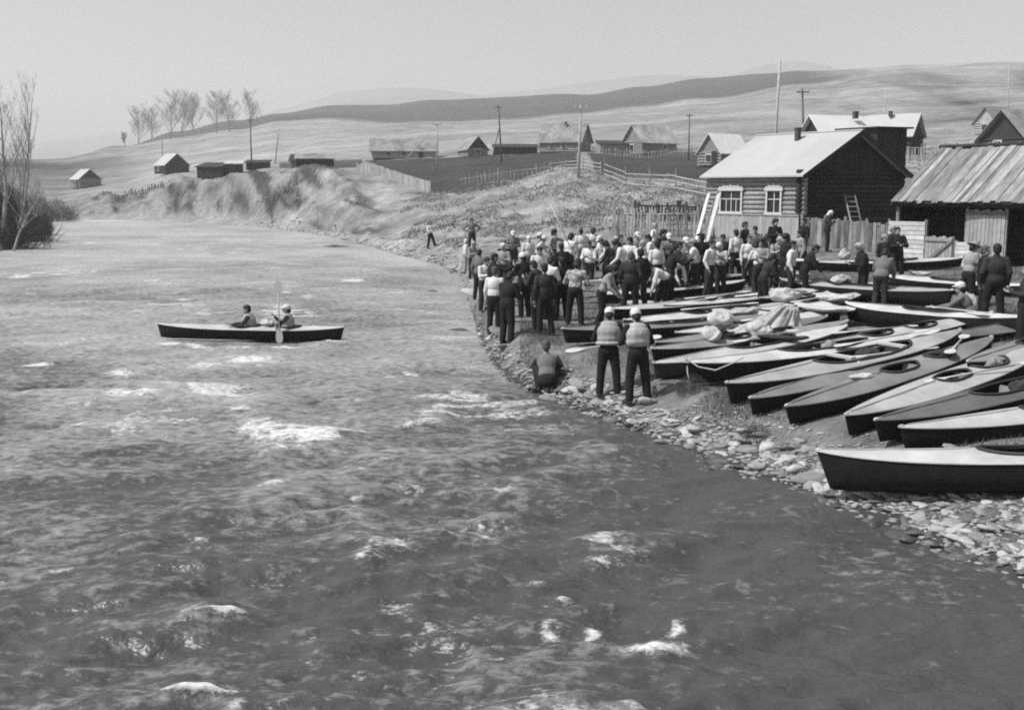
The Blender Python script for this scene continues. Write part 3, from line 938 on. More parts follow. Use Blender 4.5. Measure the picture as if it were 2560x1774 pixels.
# ---- the log house above the landing
Ce = at(2008, 442, 50.0)
RZ = math.radians(35)
R2 = Matrix.Rotation(RZ, 3, 'Z')
W_, L_, OV = 7.4, 5.75, .45
O = Ce + R2 @ Vector((OV, OV, 0))
house = empty('log_house', (O.x, O.y, 1.75), RZ)
z0 = 1.75
LB, EV, RG = 3.05 - z0, Ce.z - z0, 6.97 - z0
wz = EV + OV * (RG - EV) / (W_ / 2 + OV)
step = .222; nlog = int((wz - LB) / step) + 1
wins = [(1.52, .78), (4.28, 1.32)]
win_z0, win_z1 = LB + .12, LB + 1.14
for i in range(nlog):
    z = LB + step * (i + .5)
    if z + .1 > wz + .12:
        break
    r = step * .53
    cuts = [(-.28, L_ + .28)]
    if z + r > win_z0 and z - r < win_z1 + .05:
        cuts = [(-.28, 1.52 - .40), (1.52 + .40, 4.28 - .68), (4.28 + .68, L_ + .28)]
    for c0, c1 in cuts:
        log(house, (0, c0, z), (0, c1, z), r * random.uniform(.95, 1.05), wood_log)
    log(house, (-.28, 0, z + step * .5), (W_ + .28, 0, z + step * .5), r * random.uniform(.95, 1.05), wood_dark)  # end wall's shade put into the darker log colour
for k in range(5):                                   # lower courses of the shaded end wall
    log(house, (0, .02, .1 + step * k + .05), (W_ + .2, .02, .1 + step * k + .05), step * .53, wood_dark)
core = MB().box((W_ / 2, L_ / 2, (wz) / 2), (W_ - .06, L_ - .06, wz - .06))
build(core, 'wall', dark_in, house)
# gable boarding, one by one
nb = 30
for k in range(nb):
    x0 = W_ * k / nb; x1 = W_ * (k + 1) / nb - .012
    def rz_(x): return EV + (min(x, W_ - x) + OV) * (RG - EV) / (W_ / 2 + OV) - .06
    zb = wz + .0
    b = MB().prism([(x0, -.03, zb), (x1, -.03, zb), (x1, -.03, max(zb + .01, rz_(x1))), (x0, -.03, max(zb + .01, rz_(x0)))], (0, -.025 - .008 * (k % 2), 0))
    build(b, 'board', wood_dark, house)  # gable shade carried in the dark board colour
# banked-up foundation boarding
nb = 30
for k in range(nb):
    y0 = -.1 + (L_ + .2) * k / nb; y1 = -.1 + (L_ + .2) * (k + 1) / nb - .008
    build(MB().box((-.22 - .006 * (k % 3), (y0 + y1) / 2, LB / 2 - .1), (.05, y1 - y0, LB + .2)), 'foundation_board', boards_pale, house)
build(MB().box((-.12, L_ / 2, LB - .01), (.34, L_ + .24, .05)), 'sill_board', boards_pale, house)
roof = empty('roof', (0, 0, 0)); roof.parent = house
tv = Vector((0, 0, .07))
mr = MB()
mr.prism([(-OV, -OV, EV), (W_ / 2, -OV, RG), (W_ / 2, L_ + OV, RG), (-OV, L_ + OV, EV)], tv)
rs_ = MB().prism([(W_ / 2, -OV, RG - .003), (W_ + OV, -OV, EV), (W_ + OV, L_ + OV, EV), (W_ / 2, L_ + OV, RG - .003)], tv)
bpy.data.objects.remove(roof)
roof = build(mr, 'roof', roof_white, house)
build(rs_, 'rear_slope', roof_white, roof)
build(MB().bar((W_ / 2, -OV - .02, RG + .09), (W_ / 2, L_ + OV, RG + .09), .16, .05), 'ridge_cap', mat('ridge_sheet', .5, .6, .1, 3), roof)
ch = MB().box((W_ / 2 - .7, 2.9, RG - .05), (.22, .22, .62)).box((W_ / 2 - .7, 2.9, RG + .28), (.28, .28, .07))
build(ch, 'chimney', mat('sooty_brick', .06, .9, .4, 8, .4, 20), roof)
for (y, d) in (((-OV) - .03, -1),):
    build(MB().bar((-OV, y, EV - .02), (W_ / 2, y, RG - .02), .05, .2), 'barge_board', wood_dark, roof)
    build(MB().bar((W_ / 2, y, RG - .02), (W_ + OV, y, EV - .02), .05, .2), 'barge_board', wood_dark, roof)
for wy_, ww in wins:
    we = MB()
    for s in (-1, 1):
        we.box((-.15, wy_ + s * (ww / 2 + .05), (win_z0 + win_z1) / 2), (.06, .10, win_z1 - win_z0))
    we.box((-.15, wy_, win_z0 - .05), (.09, ww + .3, .10))
    we.box((-.16, wy_, win_z1 + .05), (.10, ww + .36, .12))
    wo = build(we, 'window', white_paint, house)
    build(MB().box((-.075, wy_, (win_z0 + win_z1) / 2), (.02, ww, win_z1 - win_z0)), 'pane', glass, wo)
    mu = MB()
    zt = win_z0 + (win_z1 - win_z0) * .60
    mu.box((-.10, wy_, zt), (.04, ww, .045))
    n = 4 if ww > 1 else 2
    for k in range(1, n):
        y = wy_ - ww / 2 + ww * k / n
        top = win_z1 if (k == n // 2) else zt
        mu.box((-.10, y, (win_z0 + top) / 2), (.042, .045, top - win_z0))
    build(mu, 'mullion', white_paint, wo)
    cr = MB()
    nn = 7
    for k in range(nn):
        y = wy_ + (k - (nn - 1) / 2) * (ww + .3) / nn
        hh_ = .07 + .10 * (1 - abs(k - (nn - 1) / 2) / (nn / 2)) + (.03 if k % 2 else 0)
        cr.box((-.165, y, win_z1 + .11 + hh_ / 2), (.04, (ww + .3) / nn * .9, hh_))
    build(cr, 'carved_crown', mat('carved_trim', .45, .7, .2, 9), wo)
tag(house, 'log house with bright pale roof, white window trim and shaded dark gable above the landing', 'house')

# ---- village houses
def cottage(label, px, Y, rz, L, W, hw, hr, wallm, roofm, gablem, ov=.35, chimney=None, windows=(), door=None, name='village_house', dz=0.0, plank=False):
    x = a_of(px) * Y
    z = (at(*map(float, dz.split(',')), Y).z - hw - hr) if isinstance(dz, str) else gz(x, Y) - .15 + dz
    if isinstance(dz, str):
        hw = hw + max(0, z - gz(x, Y) + .2); z = gz(x, Y) - .2
    e = empty(name, (x, Y, z), math.radians(rz))
    b = MB()
    b.box((0, 0, hw / 2), (L, W, hw))
    build(b, 'wall', wallm, e)
    for s in (-1, 1):
        p = [(s * L / 2, -W / 2, hw + .002), (s * L / 2, W / 2, hw + .002), (s * L / 2, 0, hw + hr - .05)]
        build(MB().prism(p, (-s * .08, 0, 0)), 'gable', gablem, e)
    sl = hr / (W / 2)
    rm = None
    for s in (-1, 1):
        p = [(-L / 2 - ov, s * (W / 2 + ov), hw - ov * sl), (L / 2 + ov, s * (W / 2 + ov), hw - ov * sl), (L / 2 + ov, 0, hw + hr + .003 * s), (-L / 2 - ov, 0, hw + hr + .003 * s)]
        r_ = MB().prism(p if s > 0 else p[::-1], (0, 0, .1))
        ro = build(r_, 'roof_slope', roofm, e)
        rm = rm or ro
    if chimney is not None:
        c = MB().box((chimney * L / 2, -.25 * W / 2, hw + hr + .1), (.32, .32, .5)).box((chimney * L / 2, -.25 * W / 2, hw + hr + .34), (.4, .4, .07))
        build(c, 'chimney', mat('sooty_brick', .06), e)
    # log courses proud of the wall
    nc = max(3, int(hw / .3))
    for k in range(nc):
        zc = hw * (k + .5) / nc
        cm = MB()
        for s in (-1, 1):
            cm.tube([(-L / 2 - .15, s * (W / 2 + .01), zc), (L / 2 + .15, s * (W / 2 + .01), zc)], hw / nc * .48, 6)
            cm.tube([(s * (L / 2 + .01), -W / 2 - .15, zc), (s * (L / 2 + .01), W / 2 + .15, zc)], hw / nc * .47, 6)
        build(cm, 'log_course', wallm, e)
    for (side, u) in windows:
        wmb, pmb = MB(), MB()
        if side in ('f', 'b'):
            yy = (-1 if side == 'f' else 1) * (W / 2 + .19)
            wmb.box((u * L / 2, yy, hw * .55), (1.1, .06, 1.0)); pmb.box((u * L / 2, yy * 1.03, hw * .55), (.8, .06, .72))
        else:
            xx = (-1 if side == 'l' else 1) * (L / 2 + .19)
            wmb.box((xx, u * W / 2, hw * .55), (.06, 1.1, 1.0)); pmb.box((xx * 1.03, u * W / 2, hw * .55), (.06, .8, .72))
        wo = build(wmb, 'window', white_paint, e)
        build(pmb, 'pane', glass, wo)
    if door:
        side, u = door
        dm = MB()
        if side == 'f':
            dm.box((u * L / 2, -(W / 2 + .2), .85), (.85, .06, 1.7))
        else:
            dm.box(((1 if side == 'r' else -1) * (L / 2 + .2), u * W / 2, .85), (.06, .85, 1.7))
        build(dm, 'door', wood_dark, e)
    return tag(e, label, 'house', 'village houses')
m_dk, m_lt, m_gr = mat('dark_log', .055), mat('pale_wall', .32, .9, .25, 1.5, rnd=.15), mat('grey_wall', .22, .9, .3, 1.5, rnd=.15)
cottage('tiny pale roofed cottage farthest left by the river', 216, 226, -50, 5.0, 4.2, 2.0, 1.8, m_gr, roof_white, m_dk, windows=[('f', .0)], door=('f', .6))
cottage('white roofed cottage with dark gable left of the black sheds', 432, 215, -50, 5.2, 4.6, 1.8, 2.0, m_dk, roof_white, m_dk, windows=[('f', -.3)], door=('r', .2))
cottage('low thatched house with long dark eave and pale wall', 1012, 196, 4, 11.0, 5.0, 1.6, 1.8, m_lt, thatch, m_dk, ov=.6, windows=[('f', -.5), ('f', .0)], door=('f', .55))
cottage('small hut with black triangular gable facing the river', 1182, 192, -68, 5.2, 3.4, 1.5, 1.9, m_gr, thatch, m_dk, windows=[('r', 0.0)], ov=.4)
cottage('tall thatched house with sharp gable behind the pale pole', 1412, 190, -24, 7.4, 4.8, 2.1, 2.7, m_gr, thatch, m_gr, chimney=.1, windows=[('f', -.4), ('f', .2), ('r', 0)], ov=.5)
cottage('grey gabled house with patched white roof right of the pale pole', 1622, 186, 32, 7.2, 5.0, 2.2, 2.6, m_gr, mat('patched_roof', .32, .8, .6, .5, .2, 4), m_gr, windows=[('l', 0), ('f', .3)], door=('l', .55), ov=.45)
cottage('white roofed house with dark raked gable just left of the log house', 1806, 130, 34, 4.4, 3.6, 1.7, 2.0, m_gr, roof_lit, m_gr, windows=[('l', .0)], door=('l', -.5), ov=.35)
cottage('white roofed house with open dark gable right behind the log house ridge', 2100, 84, 20, 5.4, 4.6, 1.6, 2.3, m_dk, roof_lit, m_dk, chimney=.25, ov=.4, dz='2096,292')
cottage('upper white roofed house with dark right gable above the others', 2226, 112, -38, 4.6, 3.6, 1.9, 1.9, m_dk, roof_white, m_dk, chimney=-.1, windows=[('f', -.3)], ov=.4, dz='2226,288')
cottage('small house with pale gable high at the right edge', 2478, 150, 30, 4.2, 3.4, 1.6, 1.9, m_lt, mat('grey_roof', .2, .9, .3, 2), m_lt, windows=[('l', 0)], dz=.2)
cottage('big thatched house cut by the right edge above the barn', 2562, 108, 22, 6.4, 5.6, 1.6, 2.6, m_dk, thatch, m_dk, ov=.6, dz=-.3, windows=[('l', .2)], door=('f', -.3))

def shed(label, px, Y, rz, L, W, h0, h1, wallm, roofm, name='shed', dz=0, nplank=14):
    x = a_of(px) * Y; z = gz(x, Y) - .1 + dz
    e = empty(name, (x, Y, z), math.radians(rz))
    b = MB().prism([(-L / 2, -W / 2, 0), (-L / 2, W / 2, 0), (-L / 2, W / 2, h1), (-L / 2, -W / 2, h0)], (L, 0, 0))
    build(b, 'wall', wallm, e)
    s = (h1 - h0) / W
    build(MB().prism([(-L / 2 - .25, -W / 2 - .3, h0 - .3 * s + .02), (-L / 2 - .25, W / 2 + .3, h1 + .3 * s + .02), (L / 2 + .25, W / 2 + .3, h1 + .3 * s + .02), (L / 2 + .25, -W / 2 - .3, h0 - .3 * s + .02)], (0, 0, .09)), 'roof', roofm, e)
    for k in range(nplank):
        xx = -L / 2 + L * (k + .5) / nplank
        build(MB().box((xx, -W / 2 - .03, h0 / 2), (L / nplank * .86, .04, h0 - .02)), 'plank', wallm, e)
    return tag(e, label, 'shed', 'village sheds')
m_dr = mat('dark_roof', .03, .9, .3, 2)
shed('low black shed right of the white roofed cottage', 536, 168, -12, 4.0, 3.0, 1.7, 2.3, m_dk, m_dr)
shed('short dark shed with a pale corner between black shed and bluff', 588, 168, 8, 2.4, 2.4, 1.3, 1.7, m_dk, mat('pale_roof2', .4, .9, .3, 2))
shed('very low dark shed near the leaning thin pole', 648, 172, 5, 3.4, 2.6, 1.1, 1.5, m_dk, m_dr)
shed('long dark shed with pale roof on the bluff edge', 790, 150, 8, 5.0, 3.0, 1.35, 2.0, m_dk, thatch)
shed('small dark privy at the left end of the long bluff shed', 738, 152, 0, .9, .9, 1.3, 1.9, m_gr, m_dr, nplank=5)
shed('long low black shed joining the two thatched houses', 1288, 192, 2, 7.6, 3.0, 1.15, 1.7, m_dk, m_dr)
shed('grey tumbledown shed left of the patched roof house', 1530, 186, 10, 5.0, 3.0, 1.6, 2.2, m_gr, m_dr)
shed('tall black shed standing against the rear of the log house', 2176, 63, 20, 2.0, 3.2, 5.0, 5.05, m_dk, m_dk, dz=-.2)

# ---- plank-roofed barn on the right
Eb = at(2230, 503, 42.0)
BZ = math.radians(-50)
gz_b = 1.45
barn = empty('plank_barn', (Eb.x, Eb.y, gz_b), BZ)
ez = Eb.z - gz_b; rz_b = 5.87 - gz_b; LBn = 11.0; DB = 3.5
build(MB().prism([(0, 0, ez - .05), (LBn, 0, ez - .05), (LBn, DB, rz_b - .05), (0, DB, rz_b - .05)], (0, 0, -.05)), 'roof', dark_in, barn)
build(MB().prism([(0, DB, rz_b), (LBn, DB, rz_b), (LBn, DB * 2, ez), (0, DB * 2, ez)], (0, 0, .05)), 'rear_roof', wood_plank, barn)
wood_roof = mat('roof_plank', .26, .85, .35, 5.0, .5, 10, rnd=.5, stretch=(3, .6, .6), dirt=.45)
rr = random.Random(5)
x = 0.0
while x < LBn:
    w = rr.uniform(.17, .27)
    lay = rr.choice((0, 0, 1))
    y0 = rr.uniform(-.16, .02)
    zz = .012 + lay * .035
    y1 = DB - rr.choice((0, 0, 0, .15))
    sl = (rz_b - ez) / DB
    b = MB().prism([(x, y0, ez + y0 * sl + zz), (x + w * (1.12 if lay else .97), y0, ez + y0 * sl + zz), (x + w * (1.12 if lay else .97), y1, ez + y1 * sl + zz), (x, y1, ez + y1 * sl + zz)], (0, 0, .028))
    build(b, 'plank', wood_roof, barn)
    x += w
build(MB().tube([(-.1, DB, rz_b + .06), (LBn, DB, rz_b + .1)], .08, 8), 'ridge_pole', wood_dark, barn)
build(MB().tube([(-.1, .12, ez - .12), (LBn, .12, ez - .14)], .09, 8), 'eave_beam', wood_dark, barn)
for k in (0, 3, 4, 5):
    build(MB().tube([(.15 + k * 2.1, .25, 0), (.15 + k * 2.1, .25, ez - .1)], .08, 8), 'post', wood_grey, barn)
for k in range(10):
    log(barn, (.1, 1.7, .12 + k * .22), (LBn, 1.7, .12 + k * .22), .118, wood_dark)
build(MB().prism([(.04, .3, 0), (.04, 2 * DB - .3, 0), (.04, 2 * DB - .3, ez), (.04, DB, rz_b - .15), (.04, .3, ez)], (.05, 0, 0)), 'end_wall', wood_dark, barn)
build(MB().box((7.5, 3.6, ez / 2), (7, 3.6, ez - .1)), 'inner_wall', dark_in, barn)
tag(barn, 'long barn with rough weathered plank roof at the right edge', 'barn')

Rb = Matrix.Rotation(BZ, 3, 'Z')
def barn_pt(x, y, z=0):
    p = Rb @ Vector((x, y, 0)) + Vector((Eb.x, Eb.y, 0))
    return Vector((p.x, p.y, gz(p.x, p.y) + z))
def panel(name, label, cat, x, y, w, h, horiz, n, material, frame=False, brace=False, z0_=0.0):
    p = barn_pt(x, y, z0_)
    e = empty(name, p, BZ)
    for k in range(n):
        if horiz:
            zc = h * (k + .5) / n
            build(MB().box((w / 2, 0, zc), (w - .02 * (k % 3), .04, h / n * .90)), 'plank', material, e)
        else:
            xc = w * (k + .5) / n
            build(MB().box((xc, 0, h / 2 + .03 * (k % 3)), (w / n * .9, .035, h)), 'plank', material, e)
    fr = MB()
    for s in (0, 1):
        fr.box((s * w, .06, h * .52), (.11, .09, h * 1.06))
    build(fr, 'post', wood_grey, e)
    if frame:
        for zc in (.08, h - .08):
            build(MB().box((w / 2, -.045, zc), (w, .05, .10)), 'rail', wood_grey, e)
    if brace:
        build(MB().bar((.05, -.05, .12), (w - .05, -.05, h - .12), .05, .11), 'brace', wood_grey, e)
    return tag(e, label, cat)
panel('board_wall', 'bright wall of pale horizontal boards under the barn eave', 'board wall', .06, -.25, 1.52, 1.55, True, 9, wood_pale)
panel('yard_gate', 'low yard gate with one diagonal brace beside the pale board wall', 'gate', 1.66, -.32, 1.05, 1.05, False, 8, boards_pale, True, True)
panel('board_wall', 'short panel of rough boards right of the braced gate', 'board wall', 2.82, -.30, .8, .9, True, 6, wood_pale)
panel('board_screen', 'tall screen of weathered vertical boards under the barn roof', 'board wall', 2.85, .35, 1.45, 2.0, False, 10, boards_pale, True)

# ---- fences
def fence(label, p0, p1, h, n, wid, material, rails=2, post_every=6, tilt=.03, group='village fences', hvar=.08, picket='picket', postm=None, posth=1.1):
    """p = (pixel column, distance); one picket per step along the ground"""
    A = Vector((a_of(p0[0]) * p0[1], p0[1], 0)); B = Vector((a_of(p1[0]) * p1[1], p1[1], 0))
    d = B - A; ang = math.atan2(d.y, d.x)
    e = empty('fence', (A.x, A.y, gz(A.x, A.y)), ang)
    Lf = d.length; zA = gz(A.x, A.y)
    r = random.Random(int(p0[0] * 7 + p1[0]))
    def zz(t):
        q = A + d * t
        return gz(q.x, q.y) - zA
    shared = MB().box((0, 0, .5), (wid, .03, 1.0)).mesh('picket')
    for k in range(n):
        t = (k + .5) / n
        o = link(picket, shared, material, e, (Lf * t, 0, zz(t) - .03), (r.gauss(0, tilt), r.gauss(0, tilt), 0))
        o.scale = (r.uniform(.8, 1.15), 1, h * r.uniform(1 - hvar, 1 + hvar))
    np_ = max(2, n // post_every + 1) if n else post_every
    for k in range(np_):
        t = k / (np_ - 1)
        build(MB().tube([(Lf * t, .06, zz(t) - .1), (Lf * t + r.gauss(0, .03), .06, zz(t) + h * posth)], .065, 6), 'post', postm or wood_grey, e)
    for j in range(rails):
        for k in range(np_ - 1):
            t0_, t1_ = k / (np_ - 1), (k + 1) / (np_ - 1)
            zr = h * (.25 + .6 * j / max(1, rails - 1)) if rails > 1 else h * .7
            build(MB().tube([(Lf * t0_ - .1, .035, zz(t0_) + zr + r.gauss(0, .03)), (Lf * t1_ + .1, .035, zz(t1_) + zr + r.gauss(0, .03))], .045, 5), 'rail', material, e)
    return tag(e, label, 'fence', group)
fence('board fence under the dark gable of the log house', (2010, 47.5), (2228, 45.5), 1.25, 22, .16, wood_plank, 2, 5, .015, hvar=.04)
fence('uneven picket fence left of the log house behind the crowd', (1535, 58), (1752, 54.5), 1.35, 26, .13, wood_plank, 2, 6, .03, hvar=.16)
fence('dark fence added to fill the dark band behind the picket fence', (1588, 66), (1752, 61), 1.0, 22, .16, wood_dark, 2, 6, .04, hvar=.2)  # dark-toned fence added to fill the dark band behind the pickets
fence('open rail fence running from the mound to the log house', (1510, 95), (1764, 74), 1.35, 0, .1, mat('pale_rail', .32, .85, .3, 3, rnd=.2), 3, 5, posth=1.25)
fence('pale board fence running down the bluff shoulder', (893, 129), (1076, 113.5), 1.15, 44, .34, mat('pale_fence', .30, .9, .25, 2, rnd=.2), 2, 8, .02, hvar=.1)
fence('short rail fence on top of the mound by the pale pole', (1375, 108), (1500, 99), 1.1, 0, .1, mat('pale_rail', .32), 3, 4)
fence('thin picket line along the far edge of the ploughed field', (1150, 116), (1380, 107), .95, 22, .10, wood_grey, 1, 8, .06, hvar=.3)
fence('picket fence in front of the village houses at the field top', (1480, 176), (1790, 168), 1.2, 40, .16, wood_grey, 1, 8, .05, hvar=.25)
fence('low dark fence along the bluff edge below the white roofed cottage', (255, 186), (410, 172), .9, 30, .3, wood_dark, 1, 8, .06, hvar=.3)
fence('grey picket fence on the slope between log house and barn roof', (2240, 96), (2420, 90), 1.5, 30, .16, wood_grey, 2, 8, .05, hvar=.2)
fence('rough fence below the thatched house at the right edge', (2400, 92), (2580, 86), 1.4, 28, .16, wood_plank, 2, 8, .06, hvar=.3)
fence('second terrace fence under the upper white roofed house', (2222, 84), (2330, 80), 1.0, 0, .1, mat('pale_rail', .32), 3, 4)

# ---- poles
def pole(label, top, bot, Y, r=.11, tone='pale', cross=True, strut=False):
    a = at(top[0], top[1], Y); b = at(bot[0], bot[1], Y)
    zg = gz(b.x, b.y) - .2
    e = empty('utility_pole', (b.x, b.y, zg))
    m_ = mat('pole_pale', .34, .85, .3, 3) if tone == 'pale' else mat('pole_dark', .10, .9, .3, 3)
    tip = Vector((a.x - b.x, 0, a.z - zg))
    build(MB().tube([(0, 0, 0), tip * .5, tip], [r, r * .9, r * .72], 8), 'shaft', m_, e, sm=True)
    if cross:
        c = tip * .96
        build(MB().bar(c + Vector((-.55, -.1, 0)), c + Vector((.55, -.1, 0)), .09, .11), 'crossarm', m_, e)
        for s in (-.45, .45):
            build(MB().tube([c + Vector((s, -.1, .05)), c + Vector((s, -.1, .2)), c + Vector((s, -.1, .26))], [.03, .05, .02], 6), 'insulator', white_paint, e)
    if strut:
        build(MB().tube([(-1.6, -.2, -.1), tip * .62], .08, 6), 'strut', m_, e)
    return tag(e, label, 'pole', 'poles in the village')
pole('pale utility pole on the mound behind the crowd', (1452, 264), (1446, 470), 92, .12)
pole('dark braced pole left of the tall thatched house', (1246, 262), (1254, 385), 160, .13, 'dark', True, True)
pole('thin pole in front of the low thatched house', (1093, 306), (1091, 400), 150, .10, 'pale')
pole('dark pole standing above the black sheds on the left', (625, 295), (629, 408), 172, .12, 'dark')
pole('thin leaning post on the hill right of the black sheds', (696, 334), (687, 392), 200, .09, 'dark', False)
pole('very thin far pole above the white roofed cottage', (405, 352), (407, 418), 240, .10, 'dark', False)
pole('tallest pale pole rising behind the log house roof', (1950, 150), (1936, 345), 88, .13, 'pale', False)
pole('dark pole right of the tallest pole behind the roof', (2006, 222), (2014, 330), 96, .11, 'dark')
pole('thin dark pole between grey house and log house', (1724, 285), (1722, 372), 150, .10, 'dark')
pole('faint pole standing by the upper white roofed house', (2216, 215), (2214, 285), 130, .08, 'pale', False)
pole('faint tall pole at the far right skyline', (2523, 150), (2522, 280), 140, .08, 'pale', False)
pole('thin sweep pole leaning over the low thatched house', (1072, 335), (1010, 404), 188, .08, 'pale', False)

# ---- leaning timber at the house
def leaning(name, label, cat, p0, p1, w, t, material, group=None):
    e = empty(name, p0)
    v = Vector(p1) - Vector(p0)
    build(MB().bar((0, 0, 0), v, w, t, up=(-.8, -.6, .3)), 'board', material, e)
    return tag(e, label, cat, group)
def lean_px(b, t, Y0, Y1):
    p = at(b[0], b[1], Y0); p.z = gz(p.x, p.y) + .02
    return p, at(t[0], t[1], Y1)
p, q = lean_px((1736, 600), (1772, 484), 49.5, 52.5)
leaning('leaning_plank', 'long white plank leaning on the left corner of the log house', 'plank', p, q, .2, .04, wood_pale, 'planks leaning at the house')
p, q = lean_px((1764, 600), (1798, 484), 49.3, 52.0)
leaning('leaning_plank', 'broad white plank leaning left of the big window', 'plank', p, q, .26, .04, wood_pale, 'planks leaning at the house')
p, q = lean_px((1750, 600), (1786, 500), 49.0, 52.2)
leaning('leaning_plank', 'thin dark edged slat leaning between the two white planks', 'plank', p, q, .09, .03, wood_plank, 'planks leaning at the house')
def ladder(label, b, t, b2):
    A, B = at(*b), at(*t)
    A.z = max(A.z, gz(A.x, A.y))
    e = empty('ladder', A)
    v = B - A; sd = Vector((.80, -.2, 0)) * .55
    for s in (-.5, .5):
        build(MB().bar(sd * s, v + sd * s, .06, .06), 'rail', wood_plank, e)
    for k in range(9):
        c = v * ((k + .5) / 9)
        build(MB().tube([c - sd * .5, c + sd * .5], .02, 5), 'rung', wood_plank, e)
    return tag(e, label, 'ladder')
ladder('wooden ladder leaning against the shaded gable of the log house', (2150, 600, 49.2), (2124, 486, 51.6), None)

# ------------------------------------------------------------------ folding kayaks
def kayak_meshes(L, B, D, holes, crown=.10, n=56):
    """hull, deck, coamings of a folding kayak; bow at -X, keel at z=0"""
    ts = np.linspace(-1, 1, n)
    def half(t): return B / 2 * max(0.0, 1 - abs(t) ** 2.3) ** .85 + .012
    def sheer(t): return D * (1 + .24 * abs(t) ** 3.2)
    def keel(t): return .10 * D + .55 * D * max(0, abs(t) - .80) ** 1.6 * 6 * .35
    def hole(t):
        for (c, hl, hw) in holes:
            u = (t - c) / hl
            if abs(u) < 1:
                return hw * (1 - abs(u) ** 2.6) ** .6
        return 0.0
    # resample so that hole ends are met exactly
    ex = []
    for (c, hl, hw) in holes:
        ex += [c - hl, c - hl * .985, c - hl * .93, c + hl * .93, c + hl * .985, c + hl]
    ts = np.array(sorted(set(list(ts) + ex)))
    hull = MB(); rows = []
    for t in ts:
        x = t * L / 2; b = half(t); s = sheer(t); k = keel(t)
        rake = .05 * D * np.sign(t)
        prof = [(b, s), (b * .985, k + (s - k) * .62), (b * .86, k + (s - k) * .26), (b * .45, k + (s - k) * .05), (0, k)]
        row = []
        for (yy, z) in prof:
            row.append((x - (s - z) * .35 * np.sign(t) * max(0, abs(t) - .86) * 5, yy, z))
        for (yy, z) in prof[-2::-1]:
            row.append((x - (s - z) * .35 * np.sign(t) * max(0, abs(t) - .86) * 5, -yy, z))
        rows.append(row)
    m = len(rows[0])
    hull.v = [p for r in rows for p in r]
    for i in range(len(rows) - 1):
        for j in range(m - 1):
            hull.f.append((i * m + j, (i + 1) * m + j, (i + 1) * m + j + 1, i * m + j + 1))
    hull.f.append(tuple(range(m))); hull.f.append(tuple(range((len(rows) - 1) * m + m - 1, (len(rows) - 1) * m - 1, -1)))
    deck = MB(); ns = 6
    def dz(t, y):
        b = half(t)
        return sheer(t) + crown * (b / (B / 2)) ** .8 * (1 - min(1, abs(y) / b) ** 1.4) + .004 - .016 * (b / (B / 2)) * abs(math.sin(t * 9.4)) * min(1, 2.2 * (1 - min(1, abs(y) / b)))
    for side in (1, -1):
        o = len(deck.v)
        for t in ts:
            b = half(t) + .006; c = min(hole(t), b * .9)
            for q in range(ns):
                y = b + (c - b) * q / (ns - 1)
                deck.v.append((t * L / 2, side * y, dz(t, y)))
        for i in range(len(ts) - 1):
            for q in range(ns - 1):
                f = (o + i * ns + q, o + i * ns + q + 1, o + (i + 1) * ns + q + 1, o + (i + 1) * ns + q)
                deck.f.append(f if side < 0 else f[::-1])
    gun = MB()
    for side in (1, -1):
        gun.tube([(t * L / 2, side * (half(t) + .008), sheer(t) - .004) for t in ts[::2]] + [(ts[-1] * L / 2, side * half(1), sheer(1))], .014, 5)
    coams = []
    for (c, hl, hw) in holes:
        cm = MB(); pts = []
        for k in range(25):
            th = 2 * math.pi * k / 24
            u = math.cos(th)
            t = c + hl * u * 1.02
            y = hw * (max(0, 1 - abs(u) ** 2.6)) ** .6 * (1 if math.sin(th) >= 0 else -1) * 1.03
            pts.append((t * L / 2, y, dz(max(-1, min(1, t)), y) + .02))
        cm.tube(pts, .022, 6, caps=False)
        coams.append(cm)
    seats = []
    for (c, hl, hw) in holes:
        k = 2 if hl > .26 else 1
        for q in range(k):
            cx = (c + hl * (.35 if k == 1 else (-.35 + .85 * q))) * L / 2
            seats.append(MB().box((cx, 0, D * .35), (.42, B * .5, .04)).box((cx + .22, 0, D * .60), (.04, B * .5, .36), (0, .2, 0)))
    return hull, deck, gun, coams, seats

rubber = mat('black_rubber', .012, .75, .4, 4, .1, 20, spec=.15)
rubber_grey = mat('grey_rubber', .04, .75, .3, 4, .1, 20)
coam_m = mat('coaming', .03, .6, .2, 5)
canvas = {}
def canvas_m(v):
    k = round(v, 2)
    return mat('canvas_%03d' % int(k * 100), min(.46, v * 1.0), .95, .18, 2.6, .6, 5, dirt=.32)

KAYAKS = []
def kayak(label, bow, aim, L=5.6, B=.82, D=.40, deck=.4, holes=((.06, .30, .27),), hull=None, roll=0.0, seat=True, lift=0.0):
    D = D * .88
    D_tip = D * 1.24
    p0 = stand_at(bow[0], bow[1], D_tip + lift)
    p1 = stand_at(aim[0], aim[1], D_tip + lift)
    d = Vector((p1.x - p0.x, p1.y - p0.y, 0)).normalized()
    stern = p0 + d * L
    zs = gz(stern.x, stern.y)
    mid = p0 + d * L / 2
    zm = max((p0.z + zs) / 2, gz(mid.x, mid.y) - .14)
    pitch = math.atan2(zs - p0.z, L)
    e = empty('kayak', (mid.x, mid.y, zm + lift + .01))
    e.rotation_euler = (roll, -pitch, math.atan2(d.y, d.x))
    fill_kayak(e, L, B, D, deck, holes, hull, seat)
    tag(e, label, 'kayak', 'kayaks drawn up on the landing')
    KAYAKS.append((e, L, B, D))
    return e

